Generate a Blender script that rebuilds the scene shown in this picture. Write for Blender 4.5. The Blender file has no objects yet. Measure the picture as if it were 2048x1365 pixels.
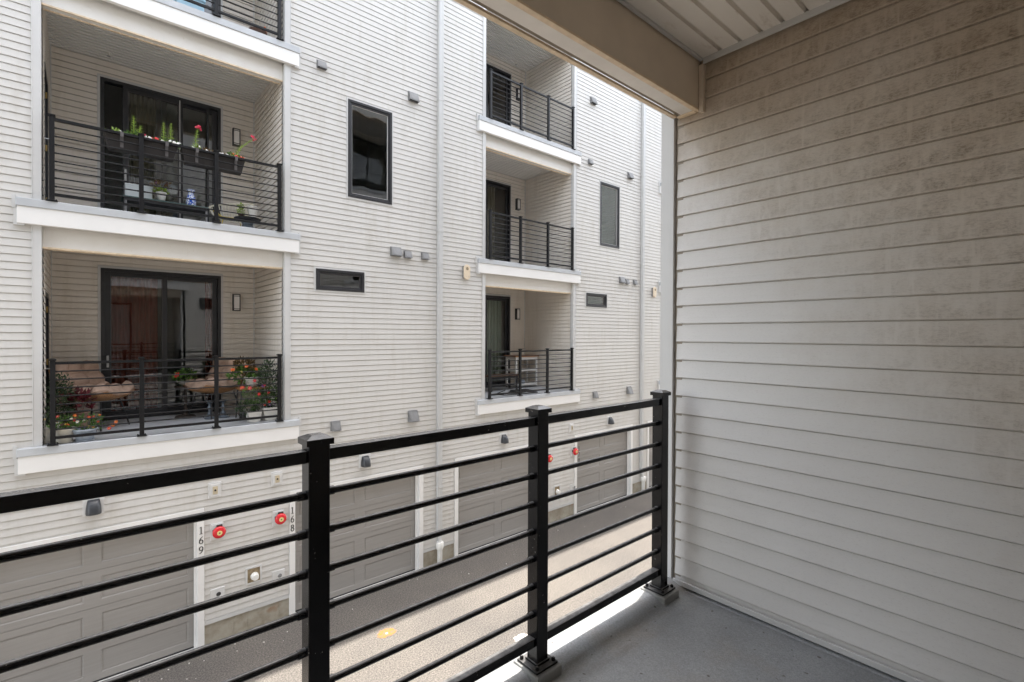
import bpy, bmesh, math, random
from mathutils import Vector, Matrix, Euler
random.seed(7)
SC = bpy.context.scene
COL = SC.collection
PI = math.pi
rnd = random.uniform

# ------------------------------------------------------------------ materials
MATS = {}
def _new(name):
    m = bpy.data.materials.new(name); m.use_nodes = True
    nt = m.node_tree; b = nt.nodes['Principled BSDF']
    MATS[name] = m
    return m, nt, b
def _coord(nt, stretch=(1, 1, 1), world=False):
    if world:
        g = nt.nodes.new('ShaderNodeNewGeometry'); out = g.outputs['Position']
    else:
        g = nt.nodes.new('ShaderNodeTexCoord'); out = g.outputs['Object']
    mp = nt.nodes.new('ShaderNodeMapping'); mp.inputs['Scale'].default_value = stretch
    nt.links.new(out, mp.inputs['Vector'])
    return mp.outputs['Vector']
def _noise(nt, vec, scale, detail=4, rough=.55, dist=0):
    n = nt.nodes.new('ShaderNodeTexNoise')
    n.inputs['Scale'].default_value = scale; n.inputs['Detail'].default_value = detail
    n.inputs['Roughness'].default_value = rough; n.inputs['Distortion'].default_value = dist
    nt.links.new(vec, n.inputs['Vector'])
    return n.outputs['Fac']
def _ramp(nt, fac, stops):
    r = nt.nodes.new('ShaderNodeValToRGB'); e = r.color_ramp.elements
    while len(e) < len(stops): e.new(.5)
    for k, (p, c) in enumerate(stops):
        e[k].position = p; e[k].color = (c[0], c[1], c[2], 1) if not isinstance(c, (int, float)) else (c, c, c, 1)
    nt.links.new(fac, r.inputs['Fac'])
    return r.outputs['Color']
def _mix(nt, fac, a, b, mode='MIX'):
    x = nt.nodes.new('ShaderNodeMix'); x.data_type = 'RGBA'; x.blend_type = mode
    if isinstance(fac, (int, float)): x.inputs[0].default_value = fac
    else: nt.links.new(fac, x.inputs[0])
    for i, v in ((6, a), (7, b)):
        if isinstance(v, (tuple, list)): x.inputs[i].default_value = (v[0], v[1], v[2], 1)
        else: nt.links.new(v, x.inputs[i])
    return x.outputs[2]
def _math(nt, op, a, b=None, clamp=False):
    x = nt.nodes.new('ShaderNodeMath'); x.operation = op; x.use_clamp = clamp
    for i, v in ((0, a), (1, b)):
        if v is None: continue
        if isinstance(v, (int, float)): x.inputs[i].default_value = v
        else: nt.links.new(v, x.inputs[i])
    return x.outputs[0]
def _bump(nt, b, h, strength, dist=.01):
    n = nt.nodes.new('ShaderNodeBump'); n.inputs['Strength'].default_value = strength
    n.inputs['Distance'].default_value = dist
    nt.links.new(h, n.inputs['Height']); nt.links.new(n.outputs['Normal'], b.inputs['Normal'])
def M(name, col, rough=.6, spec=.5, metal=0, var=.06, vscale=4, bump=0, bscale=60, stretch=(1, 1, 1), coat=0, emit=0):
    m, nt, b = _new(name)
    b.inputs['Roughness'].default_value = rough; b.inputs['Metallic'].default_value = metal
    b.inputs['Specular IOR Level'].default_value = spec
    if coat: b.inputs['Coat Weight'].default_value = coat; b.inputs['Coat Roughness'].default_value = .08
    v = _coord(nt, stretch)
    if var:
        f = _noise(nt, v, vscale, 5)
        lo = tuple(c * (1 - var) for c in col); hi = tuple(min(1, c * (1 + var)) for c in col)
        c = _ramp(nt, f, ((.3, lo), (.7, hi))); nt.links.new(c, b.inputs['Base Color'])
    else: b.inputs['Base Color'].default_value = (*col, 1)
    if bump: _bump(nt, b, _noise(nt, v, bscale, 3), bump)
    return m

def siding_mat(name, col, dirt=.1):
    m, nt, b = _new(name); b.inputs['Roughness'].default_value = .55
    b.inputs['Specular IOR Level'].default_value = .35
    w = _coord(nt, (1, 1, 1), True)
    big = _ramp(nt, _noise(nt, w, .7, 4), ((.3, tuple(c * .97 for c in col)), (.72, tuple(min(1, c * 1.02) for c in col))))
    st = _coord(nt, (2.2, 2.2, .35), True)
    streak = _ramp(nt, _noise(nt, st, 3.5, 6, .65), ((.5, 0), (.8, 1)))
    c = _mix(nt, _math(nt, 'MULTIPLY', streak, dirt), big, tuple(x * y for x, y in zip(col, (.72, .68, .6))))
    nt.links.new(c, b.inputs['Base Color'])
    g = _coord(nt, (1.5, 1.5, 30), True)
    _bump(nt, b, _noise(nt, g, 4, 3), .12, .002)
    return m
siding_mat('siding', (.615, .60, .572), .4)
siding_mat('siding_porch', (.75, .695, .625), .5)

# the porch wall beside the camera: the same vinyl, grimy towards the top and the back with washed drip streaks
def own_siding():
    m, nt, b = _new('siding_grimy'); b.inputs['Roughness'].default_value = .5
    b.inputs['Specular IOR Level'].default_value = .4
    g = nt.nodes.new('ShaderNodeNewGeometry'); s = nt.nodes.new('ShaderNodeSeparateXYZ')
    nt.links.new(g.outputs['Position'], s.inputs['Vector'])
    Yc, Zc = s.outputs['Y'], s.outputs['Z']
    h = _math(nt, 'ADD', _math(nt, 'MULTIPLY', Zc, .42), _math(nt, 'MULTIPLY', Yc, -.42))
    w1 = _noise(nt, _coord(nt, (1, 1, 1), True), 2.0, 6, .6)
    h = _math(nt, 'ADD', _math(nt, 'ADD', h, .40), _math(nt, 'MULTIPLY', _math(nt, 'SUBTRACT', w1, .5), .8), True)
    k = _math(nt, 'FRACT', _math(nt, 'DIVIDE', _math(nt, 'SUBTRACT', Zc, .0669), .1016))
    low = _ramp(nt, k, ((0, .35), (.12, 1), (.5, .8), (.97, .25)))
    vv = _coord(nt, (1, 1, 1), True)
    wob = _noise(nt, _coord(nt, (1, 9, 6), True), 2.2, 5, .6, .6)
    patch = _ramp(nt, wob, ((.36, 0), (.60, 1)))
    drip = _ramp(nt, _noise(nt, _coord(nt, (1, 15, 1.6), True), 2.0, 4, .55, .3), ((.56, 1), (.66, .15)))
    fine = _ramp(nt, _noise(nt, _coord(nt, (1, 22, 60), True), 3.0, 4, .75, .4), ((.47, 0), (.60, 1)))
    f = _math(nt, 'MULTIPLY', h, _math(nt, 'MULTIPLY', low, drip))
    f1 = _math(nt, 'MULTIPLY', f, _math(nt, 'MULTIPLY', patch, .55))
    f2 = _math(nt, 'MULTIPLY', f, _math(nt, 'MULTIPLY', fine, _math(nt, 'ADD', _math(nt, 'MULTIPLY', patch, .55), .3)))
    base = _ramp(nt, _noise(nt, vv, 1.3, 4), ((.3, (.665, .648, .625)), (.7, (.705, .69, .667))))
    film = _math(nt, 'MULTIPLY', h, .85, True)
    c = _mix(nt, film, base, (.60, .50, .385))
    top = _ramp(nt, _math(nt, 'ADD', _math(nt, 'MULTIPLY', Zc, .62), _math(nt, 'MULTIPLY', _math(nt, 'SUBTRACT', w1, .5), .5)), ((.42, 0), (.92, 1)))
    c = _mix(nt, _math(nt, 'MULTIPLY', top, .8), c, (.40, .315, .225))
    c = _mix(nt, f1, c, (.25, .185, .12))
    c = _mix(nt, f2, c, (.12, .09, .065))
    faint = _ramp(nt, _noise(nt, _coord(nt, (1, 40, 110), True), 2.2, 4, .7), ((.55, 0), (.72, 1)))
    c = _mix(nt, _math(nt, 'MULTIPLY', faint, .2), c, (.28, .25, .22))
    nt.links.new(c, b.inputs['Base Color'])
    _bump(nt, b, _noise(nt, _coord(nt, (1, 6, 70), True), 4, 4), .22, .002)
own_siding()

M('trim_grey', (.60, .597, .585), .5, var=.04, vscale=2)
M('trim_white', (.80, .79, .77), .5, var=.05, vscale=2)
M('fascia_white', (.83, .82, .80), .45, var=.04, vscale=1.2)
def header_mat():
    m, nt, b = _new('header_panel'); b.inputs['Roughness'].default_value = .45
    v = _coord(nt, (1, 1, 1), True)
    f = _ramp(nt, _noise(nt, v, 1.6, 5, .6), ((.35, (.74, .71, .66)), (.7, (.78, .765, .73))))
    sp = _ramp(nt, _noise(nt, _coord(nt, (1, 1, .5), True), 26, 4, .7), ((.62, 0), (.78, 1)))
    c = _mix(nt, _math(nt, 'MULTIPLY', sp, .35), f, (.45, .34, .22)); nt.links.new(c, b.inputs['Base Color'])
header_mat()
M('own_header', (.70, .60, .485), .5, var=.08, vscale=3, bump=.05, bscale=200)
M('tan_lip', (.78, .63, .45), .5, var=.14, vscale=18)
M('lip_panel', (.80, .765, .715), .5, var=.05, vscale=9)
M('groove_dark', (.30, .26, .21), .6, var=.1)
def soffit_mat():
    m, nt, b = _new('soffit'); b.inputs['Roughness'].default_value = .5
    v = _coord(nt, (1, 1, 1), True)
    f = _ramp(nt, _noise(nt, v, 1.5, 4), ((.3, (.80, .765, .71)), (.7, (.84, .81, .76))))
    sp = _ramp(nt, _noise(nt, _coord(nt, (.4, 1, 1), True), 9, 6, .75), ((.60, 0), (.74, 1)))
    c = _mix(nt, _math(nt, 'MULTIPLY', sp, .45), f, (.38, .30, .21)); nt.links.new(c, b.inputs['Base Color'])
soffit_mat()
M('soffit_clean', (.72, .705, .675), .5, var=.04, vscale=2)
M('membrane', (.45, .465, .48), .55, var=.10, vscale=3, bump=.1, bscale=120)
M('pad_coating', (.235, .235, .225), .6, var=.2, vscale=14, bump=.3, bscale=120)
M('slab_edge', (.50, .52, .54), .5, var=.08, vscale=4)
def floor_mat():
    m, nt, b = _new('deck_coating'); b.inputs['Roughness'].default_value = .5
    v = _coord(nt, (1, 1, 1), True)
    big = _ramp(nt, _noise(nt, v, 2.2, 5, .6), ((.30, (.225, .232, .236)), (.55, (.275, .285, .292)), (.8, (.325, .335, .342))))
    st = _ramp(nt, _noise(nt, v, 3.1, 5, .6), ((.55, 0), (.75, 1)))
    c = _mix(nt, _math(nt, 'MULTIPLY', st, .4), big, (.27, .22, .16))
    g = nt.nodes.new('ShaderNodeNewGeometry'); s_ = nt.nodes.new('ShaderNodeSeparateXYZ'); nt.links.new(g.outputs['Position'], s_.inputs[0])
    ed = _ramp(nt, _math(nt, 'SUBTRACT', s_.outputs['Y'], 1.0), ((.26, 0), (.42, 1), (.47, .2)))
    ed = _math(nt, 'MULTIPLY', ed, _ramp(nt, _noise(nt, _coord(nt, (.5, 1.6, 1), True), 6, 5, .65), ((.42, 0), (.66, 1))))
    c = _mix(nt, _math(nt, 'MULTIPLY', ed, .7), c, (.14, .105, .065))
    spk = _ramp(nt, _noise(nt, v, 30, 2, .5), ((.71, 0), (.74, 1)))
    c = _mix(nt, _math(nt, 'MULTIPLY', spk, .75), c, (.06, .045, .03))
    grain = _ramp(nt, _noise(nt, v, 130, 3, .7), ((.32, .78), (.68, 1.22)))
    c = _mix(nt, .85, c, grain, 'MULTIPLY')
    nt.links.new(c, b.inputs['Base Color'])
    _bump(nt, b, _math(nt, 'ADD', _noise(nt, v, 210, 3), _math(nt, 'MULTIPLY', _noise(nt, v, 14, 3), 1.5)), .55, .004)
floor_mat()
def asphalt_mat():
    m, nt, b = _new('asphalt'); b.inputs['Roughness'].default_value = .85
    b.inputs['Specular IOR Level'].default_value = .3
    v = _coord(nt, (1, 1, 1), True)
    big = _ramp(nt, _noise(nt, v, .55, 6, .6), ((.28, (.105, .096, .088)), (.5, (.132, .119, .106)), (.75, (.158, .142, .124))))
    sp = _ramp(nt, _noise(nt, v, 42, 3, .7), ((.34, .55), (.5, 1.0), (.66, 1.55)))
    c = _mix(nt, 1, big, sp, 'MULTIPLY')
    vo = nt.nodes.new('ShaderNodeTexVoronoi'); vo.inputs['Scale'].default_value = 55
    nt.links.new(v, vo.inputs['Vector'])
    st = _ramp(nt, vo.outputs['Distance'], ((.12, 1), (.2, 0)))
    c = _mix(nt, _math(nt, 'MULTIPLY', st, .55), c, (.34, .32, .29))
    nt.links.new(c, b.inputs['Base Color'])
    _bump(nt, b, _noise(nt, v, 60, 4, .7), .8, .012)
asphalt_mat()
def concrete_mat():
    m, nt, b = _new('foundation_concrete'); b.inputs['Roughness'].default_value = .85
    v = _coord(nt, (1, 1, 1), True)
    big = _ramp(nt, _noise(nt, v, 3.5, 7, .65), ((.25, (.24, .20, .14)), (.5, (.38, .345, .28)), (.75, (.46, .44, .38))))
    ru = _ramp(nt, _noise(nt, v, 2.3, 5, .6), ((.62, 0), (.74, 1)))
    c = _mix(nt, _math(nt, 'MULTIPLY', ru, .6), big, (.30, .13, .05)); nt.links.new(c, b.inputs['Base Color'])
    _bump(nt, b, _noise(nt, v, 50, 4), .5, .006)
concrete_mat()
M('concrete_apron', (.50, .49, .465), .8, var=.15, vscale=6, bump=.2)
M('garage_paint', (.31, .295, .277), .45, var=.05, vscale=1.5, bump=.18, bscale=5, stretch=(1, 1, 22))
def black_metal():
    m, nt, b = _new('black_metal'); b.inputs['Specular IOR Level'].default_value = .32
    v = _coord(nt, (1, 1, 1), True)
    r_ = nt.nodes.new('ShaderNodeMapRange'); r_.inputs[3].default_value = .12; r_.inputs[4].default_value = .30
    nt.links.new(_noise(nt, v, 9, 5, .65), r_.inputs[0]); nt.links.new(r_.outputs[0], b.inputs['Roughness'])
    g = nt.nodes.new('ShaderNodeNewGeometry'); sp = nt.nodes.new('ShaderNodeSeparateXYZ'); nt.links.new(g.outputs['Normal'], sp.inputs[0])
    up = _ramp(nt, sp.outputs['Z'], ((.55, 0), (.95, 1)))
    dust_sheen = _math(nt, 'MULTIPLY', up, _ramp(nt, _noise(nt, v, 22, 5, .7), ((.3, .35), (.7, 1))))  # dust plus the grazing sky sheen, painted pale on upward faces
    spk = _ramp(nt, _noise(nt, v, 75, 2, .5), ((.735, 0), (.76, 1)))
    c = _mix(nt, _math(nt, 'MULTIPLY', dust_sheen, .45), (.007, .0065, .007), (.40, .39, .38))
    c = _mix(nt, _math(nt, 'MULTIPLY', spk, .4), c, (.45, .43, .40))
    nt.links.new(c, b.inputs['Base Color'])
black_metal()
M('bronze_metal', (.008, .008, .009), .40, spec=.32, var=.1, vscale=5)
M('window_frame', (.022, .022, .025), .38, var=.1)
M('door_dark', (.05, .052, .05), .4)
M('vent_metal', (.215, .215, .215), .5, metal=.1, var=.1, vscale=14)
M('vent_inside', (.03, .03, .03), .8)
M('spout', (.56, .56, .55), .45, var=.05)
M('pvc_white', (.80, .79, .75), .4, var=.06, vscale=8)
M('opal', (.82, .79, .76), .35, var=.02)
M('bell_red', (.62, .012, .02), .25, var=.06, coat=.4)
M('bell_label', (.80, .66, .28), .4)
M('beige_plastic', (.72, .60, .45), .5, var=.06, vscale=10)
M('block_plastic', (.66, .655, .64), .5, var=.04)
M('outlet_plate', (.55, .47, .33), .5, var=.08, vscale=20)
M('black_plastic', (.015, .015, .016), .45, bump=.06, bscale=150)
M('lamp_slate', (.035, .038, .043), .38)
M('brass', (.55, .38, .14), .35, metal=.9)
M('steel', (.45, .45, .45), .35, metal=.9)
M('rust_plate', (.26, .20, .12), .6, var=.4, vscale=20)
M('digit_black', (.012, .012, .012), .4, var=0)
M('curtain_red', (.24, .05, .03), .9, var=.35, vscale=6, stretch=(6, 6, .4))
M('curtain_green', (.40, .46, .38), .9, var=.15, vscale=5, stretch=(6, 6, .4))
M('curtain_tan', (.22, .19, .13), .9, var=.25, vscale=5, stretch=(6, 6, .4))
M('blind_green', (.21, .30, .26), .6, var=.1)
M('room_dark', (.05, .045, .04), .9)
M('cushion', (.46, .325, .25), .9, var=.2, vscale=9, bump=.25, bscale=160)
M('wicker', (.34, .17, .07), .6, var=.4, vscale=60, bump=.7, bscale=90)
M('iron', (.025, .025, .027), .5, var=.1)
M('old_iron', (.07, .055, .045), .6, metal=.4, var=.3, vscale=30)
M('grey_iron', (.16, .19, .22), .5, metal=.4, var=.2, vscale=20)
M('wood', (.36, .17, .07), .5, var=.25, vscale=5, stretch=(1, 12, 12))
M('bench_wood', (.13, .07, .04), .5, var=.3, vscale=5, stretch=(1, 12, 12))
M('ceramic_white', (.78, .76, .71), .3, var=.05, vscale=12)
M('ceramic_cream', (.66, .63, .55), .45, var=.1, vscale=12)
M('ceramic_blue', (.38, .43, .50), .4, var=.22, vscale=16)
M('planter_plastic', (.022, .018, .017), .5, var=.1)
M('bracket_metal', (.12, .11, .11), .45, metal=.3)
M('soil', (.035, .022, .014), .95, var=.4, vscale=40)
M('leaf_green', (.07, .15, .022), .55, var=.5, vscale=25)
M('leaf_dark', (.028, .055, .018), .6, var=.5, vscale=25)
M('leaf_lime', (.22, .33, .035), .5, var=.35, vscale=25)
M('leaf_bronze', (.11, .065, .02), .5, var=.6, vscale=18)
M('leaf_maroon', (.10, .008, .014), .5, var=.4, vscale=20)
M('petal_red', (.72, .02, .025), .5, var=.15, vscale=60)
M('petal_pink', (.55, .008, .05), .5, var=.15, vscale=60)
M('petal_orange', (.80, .16, .02), .5, var=.2, vscale=60)
M('petal_yellow', (.85, .62, .10), .5, var=.1, vscale=60)
M('petal_white', (.85, .83, .78), .5, var=.05, vscale=60)
M('petal_violet', (.16, .06, .25), .5, var=.2, vscale=60)
M('wire_cream', (.80, .76, .62), .5)
M('wire_yellow', (.62, .46, .06), .5)
M('green_glass_top', (.035, .09, .08), .08, spec=.8)
M('lilac_box', (.62, .66, .66), .5, var=.05)
M('hose_black', (.015, .015, .015), .5)
M('blue_cloth', (.40, .60, .72), .7)
M('stone', (.55, .52, .48), .8, var=.2)
def worn_paint(name, col, t0, t1):
    m, nt, b = _new(name); b.inputs['Roughness'].default_value = .85
    v = _coord(nt, (1, 1, 1), True)
    f = _ramp(nt, _noise(nt, v, 17, 5, .75), ((t0, 0), (t1, 1)))
    nt.links.new(_mix(nt, f, (.135, .12, .105), col), b.inputs['Base Color'])
worn_paint('orange_paint', (.40, .15, .02), .34, .58)
worn_paint('white_paint', (.55, .53, .49), .3, .5)
M('roofing', (.20, .20, .20), .9)
M('clay', (.20, .12, .09), .7, var=.2)
def vase_mat():
    m, nt, b = _new('blue_porcelain'); b.inputs['Roughness'].default_value = .15
    v = _coord(nt)
    f = _ramp(nt, _noise(nt, v, 30, 2, .5, 1.5), ((.47, (.02, .10, .52)), (.53, (.75, .80, .86))))
    nt.links.new(f, b.inputs['Base Color'])
vase_mat()
def glass_mat(name, tint, rf, wav, scale):
    m = bpy.data.materials.new(name); m.use_nodes = True; MATS[name] = m
    nt = m.node_tree; nt.nodes.remove(nt.nodes['Principled BSDF']); out = nt.nodes['Material Output']
    tr = nt.nodes.new('ShaderNodeBsdfTransparent'); tr.inputs['Color'].default_value = (*tint, 1)
    gl = nt.nodes.new('ShaderNodeBsdfGlossy'); gl.inputs['Roughness'].default_value = .0
    fr = nt.nodes.new('ShaderNodeFresnel'); fr.inputs['IOR'].default_value = 1.5
    bp = nt.nodes.new('ShaderNodeBump'); bp.inputs['Strength'].default_value = 1; bp.inputs['Distance'].default_value = wav
    v = _coord(nt, (1, 1, 1), True)
    nt.links.new(_noise(nt, v, scale, 1, .3), bp.inputs['Height'])
    nt.links.new(bp.outputs['Normal'], gl.inputs['Normal'])
    f = _math(nt, 'MULTIPLY', fr.outputs['Fac'], rf, True)
    ms = nt.nodes.new('ShaderNodeMixShader'); nt.links.new(f, ms.inputs[0])
    nt.links.new(tr.outputs[0], ms.inputs[1]); nt.links.new(gl.outputs[0], ms.inputs[2])
    nt.links.new(ms.outputs[0], out.inputs['Surface'])
glass_mat('glass', (.72, .76, .74), 2.8, .0022, 1.4)
glass_mat('glass_wavy', (.66, .74, .71), 2.6, .0045, 1.7)

# ------------------------------------------------------------------ mesh helpers
IDT = lambda x, y, z: (x, y, z)
class MB:
    def __init__(s, T=IDT, flip=False):
        s.v = []; s.f = []; s.m = []; s.T = T; s.flip = flip; s.cur = 0; s.smooth = []
    def add(s, vs, fs, smooth=False):
        n = len(s.v); s.v += [s.T(*p) for p in vs]
        for f in fs:
            f = [n + i for i in f]
            s.f.append(f[::-1] if s.flip else f); s.m.append(s.cur); s.smooth.append(smooth)
    def quad(s, a, b, c, d): s.add([a, b, c, d], [(0, 1, 2, 3)])
    def box(s, x0, x1, y0, y1, z0, z1):
        s.add([(x0, y0, z0), (x1, y0, z0), (x1, y1, z0), (x0, y1, z0), (x0, y0, z1), (x1, y0, z1), (x1, y1, z1), (x0, y1, z1)],
              [(3, 2, 1, 0), (4, 5, 6, 7), (0, 1, 5, 4), (1, 2, 6, 5), (2, 3, 7, 6), (3, 0, 4, 7)])
    def frame(s, x0, x1, z0, z1, w, y0, y1, wb=None):
        wb = w if wb is None else wb
        s.box(x0, x0 + w, y0, y1, z0, z1); s.box(x1 - w, x1, y0, y1, z0, z1)
        s.box(x0 + w, x1 - w, y0, y1, z1 - w, z1)
        if wb: s.box(x0 + w, x1 - w, y0, y1, z0, z0 + wb)
    def prism(s, pts, axis, a, b):
        n = len(pts)
        def mk(p, t): return (t, p[0], p[1]) if axis == 'x' else ((p[0], t, p[1]) if axis == 'y' else (p[0], p[1], t))
        vs = [mk(p, a) for p in pts] + [mk(p, b) for p in pts]
        fs = [(i, (i + 1) % n, n + (i + 1) % n, n + i) for i in range(n)] + [tuple(range(n))[::-1], tuple(range(n, 2 * n))]
        s.add(vs, fs)
    def tube(s, pts, r, n=8, caps=True):
        pts = [Vector(p) for p in pts]; rs = r if isinstance(r, (list, tuple)) else [r] * len(pts)
        vs = []; fs = []; prev = None
        for i, p in enumerate(pts):
            t = (pts[min(i + 1, len(pts) - 1)] - pts[max(i - 1, 0)]).normalized()
            if prev is None:
                a = t.orthogonal().normalized()
            else:
                a = (prev - t * prev.dot(t)); a = a.normalized() if a.length > 1e-6 else t.orthogonal().normalized()
            prev = a; b = t.cross(a)
            for k in range(n):
                q = p + (a * math.cos(2 * PI * k / n) + b * math.sin(2 * PI * k / n)) * rs[i]; vs.append(tuple(q))
        for i in range(len(pts) - 1):
            for k in range(n):
                fs.append((i * n + k, i * n + (k + 1) % n, (i + 1) * n + (k + 1) % n, (i + 1) * n + k))
        if caps:
            fs.append(tuple(range(n))[::-1]); fs.append(tuple(range((len(pts) - 1) * n, len(pts) * n)))
        s.add(vs, fs, True)
    def lathe(s, prof, c=(0, 0, 0), n=20, axis='z', sx=1, sy=1):
        vs = []; fs = []
        for r, h in prof:
            for k in range(n):
                a = 2 * PI * k / n; u, w = r * math.cos(a) * sx, r * math.sin(a) * sy
                if axis == 'z': vs.append((c[0] + u, c[1] + w, c[2] + h))
                else: vs.append((c[0] + u, c[1] - h, c[2] + w))
        for i in range(len(prof) - 1):
            for k in range(n):
                fs.append((i * n + k, i * n + (k + 1) % n, (i + 1) * n + (k + 1) % n, (i + 1) * n + k))
        fs.append(tuple(range(n))[::-1]); fs.append(tuple(range((len(prof) - 1) * n, len(prof) * n)))
        s.add(vs, fs, True)
    def obj(s, name, mats, parent=None, org=(0, 0, 0), bevel=0, sharp=35):
        me = bpy.data.meshes.new(name)
        if parent is not None: org = parent.get('_org', org); org = tuple(org)
        me.from_pydata([(x - org[0], y - org[1], z - org[2]) for x, y, z in s.v], [], s.f)
        for mm in ([mats] if isinstance(mats, str) else mats): me.materials.append(MATS[mm])
        me.polygons.foreach_set('material_index', s.m); me.polygons.foreach_set('use_smooth', s.smooth)
        me.update()
        if any(s.smooth): me.set_sharp_from_angle(angle=math.radians(sharp))
        o = bpy.data.objects.new(name, me); COL.objects.link(o)
        if parent is not None: o.parent = parent; o['_org'] = list(org)
        else: o.location = org
        if bevel:
            b = o.modifiers.new('Bevel', 'BEVEL'); b.width = bevel; b.segments = 2; b.limit_method = 'ANGLE'; b.harden_normals = False
        return o
def thing(name, label, cat, loc, group=None):
    o = bpy.data.objects.new(name, None); COL.objects.link(o); o.location = loc; o.empty_display_size = .1
    o['label'] = label; o['category'] = cat; o['_org'] = list(loc)
    if group: o['group'] = group
    return o
def tag(o, label, cat, group=None):
    o['label'] = label; o['category'] = cat
    if group: o['group'] = group
    return o
def structure(o): o['kind'] = 'structure'; return o

# ------------------------------------------------------------------ siding
PCH = .1016
LAP = [(0, .0165), (.03, .0178), (.10, .0168), (.35, .0130), (.65, .0100), (.94, .0080), (.985, .0015), (1, .0015)]
LAP2 = [(0, .0175), (.08, .0173), (.5, .0125), (.93, .0085), (1, .000)]
LAP3 = [(0, .018), (.87, .0105), (.88, -.010), (1, -.010)]
def siding(mb, u0, u1, z0, z1, phase, holes, P, prof=LAP2, seams=True, seed=1):
    """lap courses between z0 and z1; holes are (ua, ub, za, zb); P(u, out, z) gives the point"""
    rg = random.Random(seed)
    def off(t):
        for (a, oa), (b, ob) in zip(prof, prof[1:]):
            if t <= b + 1e-9: return oa + (ob - oa) * (t - a) / (b - a)
        return prof[-1][1]
    k = math.floor((z0 - phase) / PCH); joints = []
    while phase + k * PCH < z1 - 1e-6:
        a, b = phase + k * PCH, phase + (k + 1) * PCH
        if k % 2 == 0 or not joints:
            x = u0 + rg.uniform(.2, 3.6); joints = []
            while x < u1: joints.append(x); x += 3.66
        lo, hi = max(a, z0), min(b, z1)
        cuts = sorted({lo, hi} | {c for h in holes for c in (h[2], h[3]) if lo < c < hi})
        for za, zb in zip(cuts, cuts[1:]):
            zm = (za + zb) / 2
            iv = [(u0, u1)]
            for h in holes:
                if h[2] < zm < h[3]:
                    nv = []
                    for (p, q) in iv:
                        if h[1] <= p or h[0] >= q: nv.append((p, q)); continue
                        if h[0] > p: nv.append((p, h[0]))
                        if h[1] < q: nv.append((h[1], q))
                    iv = nv
            for p, q in iv:
                xs = [p] + ([j for j in joints if p < j < q] if seams else []) + [q]
                for si, (c, d) in enumerate(zip(xs, xs[1:])):
                    e = .0016 if (si % 2 == 0 and len(xs) > 2) else 0
                    ts = [(za - a) / PCH] + [t for t, _ in prof if (za - a) / PCH < t < (zb - a) / PCH] + [(zb - a) / PCH]
                    for t0, t1 in zip(ts, ts[1:]):
                        mb.quad(P(c, off(t0) + e, a + t0 * PCH), P(d, off(t0) + e, a + t0 * PCH), P(d, off(t1) + e, a + t1 * PCH), P(c, off(t1) + e, a + t1 * PCH))
                    if abs(za - a) < 1e-6:
                        mb.quad(P(c, .0, a), P(d, .0, a), P(d, off(0) + e, a), P(c, off(0) + e, a))
                    if e: mb.quad(P(d, 0, za), P(d, off(ts[0]) + e, za), P(d, off(ts[-1]) + e, zb), P(d, 0, zb))
        k += 1

# ------------------------------------------------------------------ the row of townhouses
D = 9.04; GZ = -5.0; HW = 7.46; OD = 1.59; ODZ = .088
PHASE = .008
LV = (-1.508, 1.752, 5.012)             # balcony slab tops
OX0, OX1 = 1.248, 4.294                 # balcony opening, from the house's left edge
FX0, FX1 = 1.02, 4.52                   # fascia
WINS = ((5.424, 6.329, 2.594, 4.432), (4.831, 5.750, .802, 1.190))
GAR = ((.50, 3.00), (4.474, 6.97))      # garage openings
GTOP = -2.86
RD = 1.955                              # recess depth
TOP = 8.7
def opp(x0): return (lambda x, d, z: (x0 + x, D + d, z))
def own(x0): return (lambda x, d, z: (x0 + x, OD - d, z + ODZ if z > GZ + .01 else z))

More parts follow.
